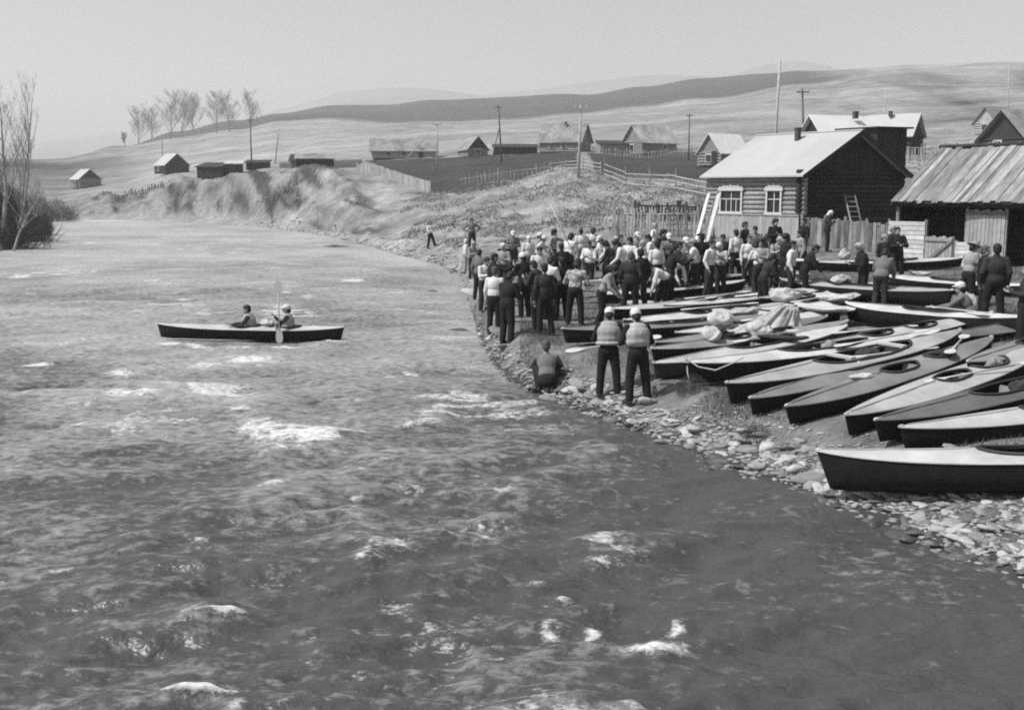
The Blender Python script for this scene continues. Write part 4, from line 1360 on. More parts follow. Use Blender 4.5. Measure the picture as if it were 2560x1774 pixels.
def fill_kayak(e, L, B, D, deck, holes, hull=None, seat=True):
    h, dk, gun, co, se = kayak_meshes(L, B, D, holes)
    ho = build(h, 'hull', hull or rubber, e, sm=True)
    do = build(dk, 'deck', canvas_m(deck), e, sm=True)
    build(gun, 'gunwale', canvas_m(min(.6, deck * 1.1)), e)
    for c in co:
        build(c, 'coaming', coam_m, do, sm=True)
    if seat:
        for s in se:
            build(s, 'seat', mat('plywood_seat', .22, .8, .2, 5), e)
    t0 = min(c - hl for c, hl, hw in holes)             # seam along the foredeck ridge, patches near the bow
    sm_pts = []
    for k in range(9):
        t = -.95 + (t0 - .03 + .95) * k / 8
        bb = max(0.0, 1 - abs(t) ** 2.3) ** .85 + .012 / (B / 2)
        sm_pts.append((t * L / 2, 0, D * (1 + .24 * abs(t) ** 3.2) + .10 * bb ** .8 + .008))
    build(MB().tube(sm_pts, .009, 4, caps=False), 'deck_seam', canvas_m(deck * .6), do)
    for s in (-1, 1):                                   # stem fittings
        build(MB().ellipsoid((s * (L / 2 - .03), 0, D * 1.25), (.06, .028, .03), n=8, m=5), 'stem_cap', canvas_m(.5), e)

H1 = ((.05, .34, .26),)
H2 = ((-.22, .15, .24), (.22, .15, .24))
kayak('nearest kayak with black hull, white deck and stones under its bow', (2052, 1146), (2760, 1082), 5.7, .90, .58, .60, H1)
kayak('white decked kayak with white cloth in its cockpit, second from the front', (2252, 1080), (2720, 985), 5.5, .86, .36, .52, ((-.12, .17, .26), (.32, .15, .24)))
kayak('kayak with plain dark grey deck, third from the front', (2190, 1062), (2560, 935), 5.6, .86, .38, .11, H1)
kayak('pale grey decked kayak, fourth from the front', (2116, 1038), (2600, 858), 5.7, .88, .38, .33, ((-.02, .14, .22), (.36, .15, .23)))
kayak('mid grey kayak with white cloth lying on its deck, fifth from the front', (1967, 1016), (2458, 850), 5.7, .84, .36, .20, ((.02, .15, .22), (.42, .12, .2)))
kayak('slim mid grey kayak with its bow in the grass, sixth from the front', (1876, 996), (2398, 837), 5.7, .82, .34, .19, ((.0, .17, .22),))
kayak('large light grey kayak with long open cockpit and windscreen', (1818, 958), (2440, 812), 6.0, .98, .44, .34, ((.10, .40, .36),))
kayak('black hulled white decked kayak with mooring rope at its stem', (1711, 906), (2240, 838), 5.6, .86, .46, .58, H1)
kayak('white decked kayak with grey bow poking behind the roped one', (1634, 908), (2160, 806), 5.5, .84, .36, .60, H1, hull=rubber_grey)
kayak('grey decked kayak heaped with pale bags behind the life vest man', (1629, 872), (2090, 806), 5.5, .84, .34, .26, H2)
kayak('narrow kayak with pale gunwale lying behind the bag heap', (1640, 856), (2050, 792), 5.4, .80, .30, .22, H2)
kayak('dark kayak with pale gunwales nearest the crouching man', (1406, 822), (1860, 792), 5.4, .82, .36, .17, H1)
kayak('white decked kayak in mid row pointing at the life vest men', (1560, 800), (2010, 752), 5.5, .84, .34, .60, H2)
kayak('bright decked kayak beyond the mid row with dark stern side', (1530, 772), (1960, 728), 5.5, .84, .34, .60, H1)
kayak('pale kayak below the boots of the dark suited men', (1660, 762), (2000, 722), 5.4, .82, .34, .56, H1)
kayak('black hulled kayak with white deck lying side on below the blond person', (2116, 757), (2420, 778), 5.5, .88, .46, .60, H1)
kayak('long black hulled kayak behind the side on one, stern under the squatting person', (2384, 726), (1980, 700), 5.8, .9, .46, .30, H1)
kayak('white decked kayak beside the grey jacketed person in the back row', (2210, 688), (2470, 704), 5.4, .84, .34, .58, H1)
kayak('pale kayak lying before the board fence by the white hatted person', (2040, 655), (2270, 650), 5.4, .84, .34, .55, H2)
kayak('dark sided kayak raised on trestles behind the white shirted men', (1705, 634), (1880, 640), 5.2, .84, .36, .5, H1, lift=.45)
kayak('white kayak at the back left among the standing crowd', (1470, 735), (1800, 705), 5.3, .82, .32, .58, H1)
kayak('white decked kayak beneath the tall dark coated man', (1900, 745), (2200, 705), 5.4, .84, .34, .58, H2)
kayak('grey kayak half hidden behind the right hand group of men', (2330, 842), (2640, 780), 5.6, .86, .36, .14, H1)
kayak('far right grey kayak running out of the picture below the men', (2420, 905), (2760, 800), 5.6, .86, .36, .22, H1)

kayak('white kayak squeezed in behind the bag heap', (1690, 832), (2100, 772), 5.4, .84, .32, .58, H2)
kayak('pale kayak under the white bundles in mid row', (1760, 800), (2140, 744), 5.4, .84, .32, .5, H1)
kayak('light grey kayak beyond the large open cockpit one', (1985, 872), (2420, 792), 5.4, .86, .34, .42, H2)
kayak('white decked kayak right behind the propped sail cloth', (1850, 782), (2180, 726), 5.4, .84, .32, .56, H1)
kayak('small grey kayak at the left end of the back row', (1500, 700), (1800, 690), 5.0, .8, .3, .2, H1)

# trestles for the raised kayak
tk = KAYAKS[19][0]
for s in (-1.2, 1.2):
    c = tk.matrix_basis @ Vector((s, 0, 0))
    g = gz(c.x, c.y)
    e = empty('trestle', (c.x, c.y, g), tk.rotation_euler.z)
    h = c.z - g
    build(MB().bar((0, -.45, h - .02), (0, .45, h - .02), .08, .07), 'beam', wood_plank, e)
    for sx in (-.22, .22):
        for sy in (-.35, .35):
            build(MB().bar((sx, sy, 0), (0, sy, h - .05), .05, .05), 'leg', wood_plank, e)
    tag(e, 'wooden trestle under the %s end of the raised dark kayak' % ('left' if s < 0 else 'right'), 'trestle', 'trestles')

# windscreen of the large kayak, rope of the roped one
kbig = KAYAKS[6][0]
Db = KAYAKS[6][3]
for xx in (-.28, 1.05):
    build(MB().bar((xx, -.31, Db + .10), (xx, .31, Db + .10), .12, .04), 'crossbar', canvas_m(.5), kbig)
krp = KAYAKS[7][0]
build(MB().tube([(-2.78, 0, .60), (-2.6, -.22, .42), (-2.35, -.42, .36), (-2.0, -.45, .46), (-1.75, -.36, .52)], .014, 5), 'mooring_rope', canvas_m(.5), krp)
build(MB().tube([(-2.72, 0, .60), (-2.74, -.05, .3), (-2.72, -.12, .02)], .014, 5), 'rope_end', canvas_m(.5), krp)

# ------------------------------------------------------------------ gear
cloth_w = mat('white_cloth', .42, .9, .2, 5, .6, 9, dirt=.25)
cloth_g = mat('grey_cloth', .22, .9, .2, 4, .3, 7)
cloth_k = mat('dark_cloth', .03, .9, .3, 4, .3, 7)
def blob(name, label, cat, loc, size, material, seed, group=None, flat=False):
    r = np.random.default_rng(seed)
    b = MB().ellipsoid((0, 0, .5), (.5, .5, .5), n=30, m=18)
    V = np.array(b.v)
    N = fbm(V[:, 0] * 4 + seed, V[:, 1] * 4 + V[:, 2] * 3, 4, 130, .55)
    V[:, :2] *= (1 + .32 * N)[:, None]
    V[:, 2] = np.maximum(V[:, 2] * (1 + .4 * N), .0)
    if flat:
        V[:, 2] = np.clip(V[:, 2], 0, .55 + .35 * N)
    b.v = [tuple(p) for p in V * np.array(size)]
    o = build(b, name, material, None, loc, (0, 0, r.uniform(0, 3)), sm=True)
    return tag(o, label, cat, group)

def on_deck(i, xl, yl=0.0, dz=.10):
    e, L, B, D = KAYAKS[i]
    bpy.context.view_layer.update()
    return e.matrix_world @ Vector((xl, yl, D + dz))
def ground_px(px, py, up=0.0):
    """what lies under a pixel: the ground, or the deck of the kayak that covers it"""
    p = land_at(px, py)
    bpy.context.view_layer.update()
    for (e, L, B, D) in KAYAKS:
        q = e.matrix_world.inverted() @ p
        t = q.x / (L / 2)
        if abs(t) < .97:
            b = B / 2 * (1 - abs(t) ** 2.3) ** .85
            if abs(q.y) < b * .9:
                top = e.matrix_world @ Vector((q.x, q.y, D + .05))
                p.z = max(p.z, top.z)
    return p
G_G = 'gear spread over the boats'
blob('cloth', 'crumpled white cloth stuffed in the cockpit of the second kayak', 'cloth', on_deck(1, -.35, .05, -.12), (.72, .42, .34), cloth_w, 1, G_G)
blob('cloth', 'white rag lying beside the cockpit of the fifth kayak', 'cloth', on_deck(4, -.75, .12, .02), (.62, .40, .14), cloth_w, 2, G_G, True)
blob('cloth', 'dark bundle on the sloping deck of the fifth kayak', 'cloth', on_deck(4, 1.15, -.02, .02), (.50, .30, .14), cloth_k, 3, G_G)
blob('bag', 'round white kit bag with a dark mouth in the middle of the boats', 'bag', ground_px(1800, 850), (.58, .46, .34), cloth_w, 4, G_G)
blob('bag', 'slumped white sack left of the round kit bag', 'bag', ground_px(1735, 850), (.7, .42, .24), cloth_w, 5, G_G)
blob('bag', 'small pale bag on the grey kayak behind the life vest man', 'bag', on_deck(9, -1.2, 0, .02), (.6, .4, .3), cloth_w, 6, G_G)
blob('bag', 'pale heap of clothing on the grey kayak right of the small bag', 'bag', on_deck(9, .1, 0, .0), (.8, .45, .28), cloth_w, 7, G_G)
blob('bag', 'dark rectangular bag lying between the white decks', 'bag', ground_px(1858, 868), (.5, .28, .22), cloth_k, 8, G_G, True)
blob('bag', 'black roll lying right of the white sail cloth', 'bag', ground_px(1998, 852), (.52, .24, .2), cloth_k, 9, G_G, True)
blob('bag', 'long dark bundle beside the white kayak in the middle', 'bag', ground_px(1950, 898), (1.0, .24, .18), cloth_k, 10, G_G, True)
blob('bag', 'dark pack lying below the side on black kayak', 'bag', ground_px(2110, 842), (.75, .3, .2), cloth_k, 11, G_G, True)
blob('bag', 'light grey sack in the back row near the board fence', 'bag', ground_px(2110, 652), (.5, .4, .4), mat('sack', .42, .9, .15, 4), 12, G_G)
blob('bag', 'white bundle at the feet of the bending men', 'bag', ground_px(1657, 745), (.62, .5, .42), cloth_w, 13, G_G)
blob('bag', 'white pack leaning behind the squatting person on the right', 'bag', ground_px(2412, 800, .25), (.55, .45, .6), cloth_w, 14, G_G)
blob('cloth', 'pale crumpled cover on the open patch of ground right of the sail cloth', 'cloth', ground_px(2060, 815), (1.6, 1.1, .22), mat('pale_cover', .45, .9, .2, 3, .3, 6), 15, G_G, True)
blob('cloth', 'second pale cover heaped on the open patch by the black kayak', 'cloth', ground_px(2085, 785), (1.3, .9, .25), mat('pale_cover', .45), 16, G_G, True)
blob('cloth', 'white cloth spread over the boats near the crowd centre', 'cloth', ground_px(1620, 772), (1.3, .8, .3), cloth_w, 17, G_G, True)
blob('bag', 'dark bag hanging over the gunwale of the trestle kayak', 'bag', ground_px(1780, 690), (.6, .4, .35), cloth_k, 18, G_G)
blob('bag', 'white bag on the ground by the fence gap left of the planks', 'bag', ground_px(1760, 628), (.8, .5, .45), cloth_w, 19, G_G)
blob('cloth', 'white shirt bundle on the black kayak behind the grey jacket', 'cloth', on_deck(16, .6, 0, .05), (.8, .5, .25), cloth_w, 20, G_G)
blob('cloth', 'pale jumble of cloth in the kayak by the white hatted person', 'cloth', on_deck(18, 0, 0, .02), (1.0, .5, .25), cloth_w, 21, G_G)

for i_, (nm, lab, px_, py_, sz_, mt_) in enumerate([
    ('cloth', 'white sheet thrown over the stern left of the sail cloth', 1850, 822, (1.3, .6, .22), cloth_w),
    ('bag', 'pale sack wedged between the decks above the roped kayak', 1900, 880, (.6, .4, .3), cloth_w),
    ('cloth', 'white towel on the deck nearest the life vest pair', 1690, 838, (.9, .45, .16), cloth_w),
    ('bag', 'small black bag on the pale deck left of the sail cloth', 1800, 872, (.4, .25, .2), cloth_k),
    ('cloth', 'grey cover crumpled between the mid row kayaks', 1760, 800, (1.1, .5, .2), cloth_g),
    ('bag', 'white bundle at the far ends of the mid row kayaks', 1960, 790, (.8, .5, .35), cloth_w),
    ('cloth', 'white cloth lying near the tall coated person', 1985, 765, (1.2, .5, .2), cloth_w),
    ('bag', 'dark pack on the ground before the blond person', 2060, 745, (.5, .4, .3), cloth_k),
    ('bag', 'white duffel beyond the black side on kayak', 2260, 720, (.9, .4, .35), cloth_w),
    ('cloth', 'pale cloth bunched in the back row below the gate', 2300, 690, (1.0, .5, .22), cloth_w),
    ('cloth', 'white cloth on the ground left of the blond person', 2085, 715, (1.1, .6, .2), cloth_w),
    ('bag', 'pale pack by the knees of the squatting person', 2350, 800, (.6, .4, .3), cloth_w),
    ('cloth', 'white garment spread right of the trestle kayak', 1990, 690, (1.0, .5, .18), cloth_w),
    ('bag', 'dark heap behind the white kayak near the stooping men', 1570, 730, (.8, .4, .3), cloth_k)]):
    blob(nm, lab, 'bag' if nm == 'bag' else 'cloth', ground_px(px_, py_, .18 if py_ > 780 else .05), sz_, mt_, 60 + i_, G_G, nm == 'cloth')
def stacked_boards():
    p_ = ground_px(1482, 782)
    e_ = empty('board_stack', p_, .15)
    for k_ in range(6):
        build(MB().box((0, 0, .05 + .16 * k_), (.75 - .03 * k_, .25, .12), (0, .05 * math.sin(k_ * 2), .08 * math.sin(k_ * 3))), 'board', wood_pale, e_)
    tag(e_, 'stack of short pale boards behind the left life vest person', 'board stack')
stacked_boards()

# a white sail cloth propped into a peak
p = ground_px(1915, 862)
e = empty('sail_cloth', p)
sc = MB()
apex = Vector((.55, .35, .80))
ring0 = [(-1.45, -.25, .05), (-.7, -.45, .10), (0, -.40, .06), (.6, -.30, .12), (.95, -.05, .25), (1.0, .4, .15), (.5, .8, .06), (-.3, .6, .05), (-1.0, .25, .05)]
nr = 54; rows = 14
for j in range(rows):
    f = j / (rows - 1)
    for k in range(nr):
        u = k / nr * len(ring0); i0 = int(u)
        q0 = Vector(ring0[i0 % 9]).lerp(Vector(ring0[(i0 + 1) % 9]), u - i0)
        th = 2 * math.pi * k / nr - 2.6
        q = q0.lerp(apex + Vector((.22 * math.cos(th), .10 * math.sin(th), .05 * math.sin(2 * th))), f)
        fold = .07 * math.sin(9 * th + 3 * f) * math.sin(math.pi * min(1, f * 1.1)) + .03 * math.sin(17 * th + 5 * f)
        rad = Vector((math.cos(th), math.sin(th), 0))
        q = q + rad * fold
        q.z += -.20 * math.sin(math.pi * f) * (.6 + .4 * math.cos(th)) + .03 * math.sin(5 * th + 6 * f)
        sc.v.append(tuple(q))
for j in range(rows - 1):
    for k in range(nr):
        sc.f.append((j * nr + k, j * nr + (k + 1) % nr, (j + 1) * nr + (k + 1) % nr, (j + 1) * nr + k))
sc.f.append(tuple((rows - 1) * nr + k for k in range(nr)))
build(sc, 'cloth', cloth_w, e, sm=True)
build(MB().tube([(.55, .35, 0), (.55, .35, .78)], .025, 6), 'prop', wood_plank, e)
tag(e, 'white sail cloth propped into a peak among the boats', 'cloth', G_G)

def paddle_mesh(L=2.3, double=True):
    sh = MB().tube([(-L / 2 + .35, 0, 0), (L / 2 - .35, 0, 0)], .017, 8)
    bl = []
    for s in ((-1, 1) if double else (-1,)):
        b = MB()
        prof = [(0.0, .018), (.08, .045), (.18, .085), (.30, .10), (.40, .092), (.46, .06), (.48, .02)]
        for (u, w) in prof:
            xx = s * (L / 2 - .48 + u)
            b.v += [(xx, -w, .006), (xx, w, .006), (xx, w, -.006), (xx, -w, -.006)]
        for i in range(len(prof) - 1):
            for k in range(4):
                b.f.append((i * 4 + k, i * 4 + (k + 1) % 4, (i + 1) * 4 + (k + 1) % 4, (i + 1) * 4 + k))
        b.f += [(0, 1, 2, 3), tuple(len(b.v) - 4 + k for k in range(4))]
        bl.append(b)
    return sh, bl
white_blade = mat('white_blade', .48, .6, .06, 5)
def paddle(label, c, d, L=2.2, double=True, roll=0.0):
    d = Vector(d).normalized()
    e = empty('paddle', c)
    R = d.to_track_quat('X', 'Z').to_matrix() @ Matrix.Rotation(roll, 3, 'X')
    e.rotation_euler = R.to_euler()
    sh, bl = paddle_mesh(L, double)
    build(sh, 'shaft', mat('paddle_shaft', .4, .6, .15, 5), e, sm=True)
    for b in bl:
        build(b, 'blade', white_blade, e)
    return tag(e, label, 'paddle', 'kayak paddles')
p = ground_px(1425, 885); p.z += .12
paddle('white bladed paddle lying behind the crouching man', p + Vector((1.0, .35, .05)), (1, .28, .12), 2.3, True, .3)
paddle('white pole raised slanting over the heads of the crowd', at(1402, 566, 36.5), (-.42, .1, .90), 2.3, False, 0)
paddle('paddle lying on the pale grey deck of the fourth kayak', on_deck(3, .4, -.25, .10), (.95, .25, .12), 2.2)
paddle('paddle laid along the large light grey kayak', on_deck(6, 1.2, .36, .16), (.93, .34, .1), 2.2)
paddle('paddle on the white deck of the mid row kayak', on_deck(12, .2, .1, .14), (.95, .3, .05), 2.2)
paddle('paddle across the stern of the kayak with white cloth', on_deck(4, 1.9, .1, .12), (.5, .85, .05), 2.0)

for i_, xo, yo, ln, lab in ((8, .5, .2, 2.1, 'paddle on the white deck with the grey bow'), (11, .3, -.15, 2.1, 'paddle lying in the dark kayak nearest the crouching person'), (13, .6, .12, 2.2, 'paddle on the bright deck beyond the mid row'),
                            (14, -.4, .1, 2.0, 'paddle on the pale kayak below the dark suits'), (15, .8, -.1, 2.2, 'paddle on the side on black hulled kayak'), (24, .2, .1, 2.1, 'paddle on the kayak squeezed behind the bag heap'),
                            (26, -.5, .12, 2.1, 'paddle on the light grey kayak beyond the open cockpit'), (27, .3, -.1, 2.1, 'paddle on the kayak behind the sail cloth'), (5, 1.0, -.1, 2.1, 'paddle along the stern of the slim mid grey kayak')):
    e_ = KAYAKS[i_][0]
    th_ = e_.rotation_euler.z + .12 * ((i_ % 5) - 2)
    paddle(lab, on_deck(i_, xo, yo, .13), (math.cos(th_), math.sin(th_), .04), ln)
for i_, (i_k, xo, lab) in enumerate(((2, .2, 'dark jacket dropped in the cockpit of the dark grey kayak'), (3, 1.1, 'grey bag in the rear cockpit of the pale grey kayak'), (5, .0, 'crumpled shirt in the cockpit of the slim kayak'), (6, .4, 'dark pack inside the long open cockpit'), (7, .3, 'pale bag in the cockpit of the roped kayak'), (0, .2, 'dark bundle in the cockpit of the nearest kayak'))):
    blob('bag', lab, 'bag', on_deck(i_k, xo, 0, -.14), (.5, .34, .26), (cloth_k, cloth_g, cloth_w)[i_ % 3], 90 + i_, G_G)

# ------------------------------------------------------------------ people
def remesh(mb, voxel, it=3, fac=.5):
    me = mb.mesh('tmp')
    o = bpy.data.objects.new('tmp', me)
    COL.objects.link(o)
    rm = o.modifiers.new('r', 'REMESH'); rm.mode = 'VOXEL'; rm.voxel_size = voxel; rm.use_smooth_shade = True
    if it:
        s = o.modifiers.new('s', 'SMOOTH'); s.iterations = it; s.factor = fac
    bpy.context.view_layer.update()
    ev = o.evaluated_get(bpy.context.evaluated_depsgraph_get())
    out = bpy.data.meshes.new_from_object(ev)
    bpy.data.objects.remove(o); bpy.data.meshes.remove(me)
    out.polygons.foreach_set('use_smooth', [True] * len(out.polygons))
    return out

V = Vector
def skeleton(p):
    """joints of a 1.72 m figure facing -Y; p holds the pose"""
    J = {}
    pel = V(p.get('pelvis', (0, 0, .93)))
    lean = math.radians(p.get('lean', 2)); side = math.radians(p.get('side', 0)); tw = math.radians(p.get('twist', 0))
    up = V((math.sin(side), -math.sin(lean), math.cos(lean) * math.cos(side))).normalized()
    rx = V((math.cos(tw), math.sin(tw), -math.sin(side))).normalized()
    J['pel'] = pel; J['up'] = up; J['rx'] = rx
    J['waist'] = pel + up * .17
    J['chest'] = pel + up * .36
    J['neck'] = pel + up * .50
    hl = math.radians(p.get('head', 5)) + lean * p.get('follow', .55)
    hu = V((math.sin(side) * .5, -math.sin(hl), math.cos(hl))).normalized()
    J['hup'] = hu; J['hl'] = hl
    J['skull'] = J['neck'] + hu * .165
    J['hyaw'] = math.radians(p.get('yaw', 0)) + tw
    for s, k in ((1, 'L'), (-1, 'R')):
        sh = pel + up * .455 + rx * (s * .175)
        J['sh' + k] = sh
        e, w = p.get('arm' + k, ((.05, .03, -.28), (.05, -.05, -.53)))
        fx = s
        J['el' + k] = sh + V((e[0] * fx, e[1], e[2]))
        J['wr' + k] = sh + V((w[0] * fx, w[1], w[2]))
        hip = pel + V((s * .085, 0, -.03))
        J['hip' + k] = hip
        kn, an = p.get('leg' + k, ((.10, -.02, .49), (.11, .02, .085)))
        J['kn' + k] = V((kn[0] * fx, kn[1], kn[2])); J['an' + k] = V((an[0] * fx, an[1], an[2]))
        J['foot' + k] = p.get('foot' + k, (0.03 * fx, -.15, -.055))
    return J

def figure_meshes(p, voxel=.0125):
    J = skeleton(p)
    up, rx = J['up'], J['rx']
    fw = rx.cross(up).normalized() * -1
    if fw.y > 0:
        fw = -fw
    Rt = Matrix((rx, -fw, up)).transposed()          # local x,y,z -> torso frame
    b = MB()
    b.ellipsoid(J['pel'] + up * .0, (.155, .11, .13), Rt)
    b.ellipsoid(J['waist'], (.135, .095, .14), Rt)
    b.ellipsoid(J['chest'] - up * .02, (.165, .115, .19), Rt)
    b.ellipsoid(J['chest'] + up * .09, (.185, .085, .075), Rt)
    b.capsule(J['neck'] - up * .04, J['skull'] - J['hup'] * .05, .058, .052)
    Rh = Matrix.Rotation(J['hyaw'], 3, 'Z') @ Matrix.Rotation(J['hl'], 3, 'X')
    hc = J['skull']
    def hp(x, y, z): return hc + Rh @ V((x, y, z))
    b.ellipsoid(hp(0, .012, .035), (.076, .096, .09), Rh)
    b.ellipsoid(hp(0, -.022, -.045), (.058, .07, .075), Rh)
    b.ellipsoid(hp(0, -.058, -.092), (.028, .026, .022), Rh)
    b.capsule(hp(0, -.088, .01), hp(0, -.108, -.03), .009, .016, 6)
    b.ellipsoid(hp(0, -.078, .03), (.05, .02, .014), Rh)
    b.ellipsoid(hp(0, -.084, -.062), (.026, .014, .011), Rh)
    for s in (-1, 1):
        b.ellipsoid(hp(s * .078, .01, -.005), (.011, .02, .032), Rh, 8, 6)
    shirt, trous = MB(), MB()
    shirt.ellipsoid(J['waist'] - up * .05, (.168, .125, .19), Rt)
    shirt.ellipsoid(J['chest'] - up * .02, (.186, .135, .20), Rt)
    shirt.ellipsoid(J['chest'] + up * .085, (.20, .10, .085), Rt)
    shirt.capsule(J['neck'] - up * .03, J['neck'] + up * .0, .075, .068)
    trous.ellipsoid(J['pel'] - up * .005, (.172, .135, .165), Rt)
    for k, s in (('L', 1), ('R', -1)):
        sh, el, wr = J['sh' + k], J['el' + k], J['wr' + k]
        b.capsule(sh, el, .052, .042); b.capsule(el, wr, .041, .029)
        shirt.capsule(sh, el, .068, .056); shirt.capsule(el, wr.lerp(el, .08), .056, .043)
        d = (wr - el).normalized()
        hd = p.get('hand' + k)
        hdv = V(hd).normalized() if hd else d
        q = hdv.cross(V((0, 0, 1)) if abs(hdv.z) < .85 else V((0, 1, 0))).normalized()
        n_ = q.cross(hdv).normalized()
        pc = wr + hdv * .055
        Rhand = Matrix((q, n_, hdv)).transposed()
        b.ellipsoid(pc, (.042, .019, .052), Rhand, 10, 6)
        curl = p.get('curl', .5)
        for i, (o_, l_) in enumerate(((-.030, .065), (-.010, .078), (.010, .074), (.030, .058))):
            r0_ = pc + q * o_ + hdv * .035
            m_ = r0_ + hdv * l_ * .55 + n_ * (l_ * curl * .25)
            e_ = m_ + (hdv * (1 - curl) + n_ * curl).normalized() * l_ * .55
            b.capsule(r0_, m_, .0095, .009, 6); b.capsule(m_, e_, .009, .008, 6)
        th = pc - q * .036 - hdv * .02
        b.capsule(th, th - q * .030 + hdv * .035, .011, .010, 6)
        b.capsule(th - q * .030 + hdv * .035, th - q * .028 + hdv * .062 + n_ * .015, .010, .008, 6)
        hip, kn, an = J['hip' + k], J['kn' + k], J['an' + k]
        b.capsule(hip, kn, .085, .055); b.capsule(kn, an, .053, .036)
        b.capsule(kn.lerp(an, .22) + V((0, .015, 0)), kn.lerp(an, .45) + V((0, .015, 0)), .05, .045)
        ft = V(J['foot' + k])
        b.capsule(an + V((0, .03, -.045)), an + ft, .034, .030)
        trous.capsule(hip, kn, .110, .086); trous.capsule(kn, an.lerp(kn, .05), .085, .074)
    shoes = []
    for k in ('L', 'R'):
        an = J['an' + k]; ft = V(J['foot' + k])
        sm_ = MB().capsule(an + V((0, .035, -.042)), an + ft * 1.05, .044, .040).capsule(an + V((0, .01, .02)), an + V((0, .02, -.03)), .048, .046)
        shoes.append(remesh(sm_, .016, 2))
    out = {'body': remesh(b, voxel, 2), 'shirt': remesh(shirt, .018, 4), 'trousers': remesh(trous, .018, 4), 'shoes': shoes,
           'J': J, 'Rh': Rh, 'Rt': Rt, 'head_top': (hc + Rh @ V((0, 0, .13))).z}
    # jacket: as the shirt but looser, with a hem below the hip
    jk = MB()
    jk.v = [tuple(v) for v in shirt.v]; jk.f = list(shirt.f)
    jk.ellipsoid(J['waist'] - up * .14, (.19, .145, .17), Rt)
    jk.ellipsoid(J['chest'] - up * .06, (.20, .15, .22), Rt)
    for k in ('L', 'R'):
        jk.capsule(J['sh' + k], J['el' + k], .078, .066); jk.capsule(J['el' + k], J['wr' + k].lerp(J['el' + k], .03), .066, .052)
    jk.capsule(J['neck'] - up * .02, J['neck'] + up * .015, .085, .08)
    out['jacket'] = remesh(jk, .018, 4)
    ss = MB()                                           # short sleeves
    ss.ellipsoid(J['waist'] - up * .05, (.168, .125, .19), Rt); ss.ellipsoid(J['chest'] - up * .02, (.186, .135, .20), Rt)
    ss.ellipsoid(J['chest'] + up * .085, (.20, .10, .085), Rt); ss.capsule(J['neck'] - up * .03, J['neck'], .072, .066)
    for k in ('L', 'R'):
        ss.capsule(J['sh' + k], J['sh' + k].lerp(J['el' + k], .7), .070, .064)
    out['short'] = remesh(ss, .018, 4)
    vest = MB()                                         # padded life vest
    vest.ellipsoid(J['chest'] - up * .03, (.225, .185, .19), Rt); vest.ellipsoid(J['waist'] + up * .03, (.215, .18, .13), Rt)
    vest.ellipsoid(J['chest'] + up * .10, (.175, .135, .09), Rt)
    out['vest'] = remesh(vest, .018, 4)
    return out

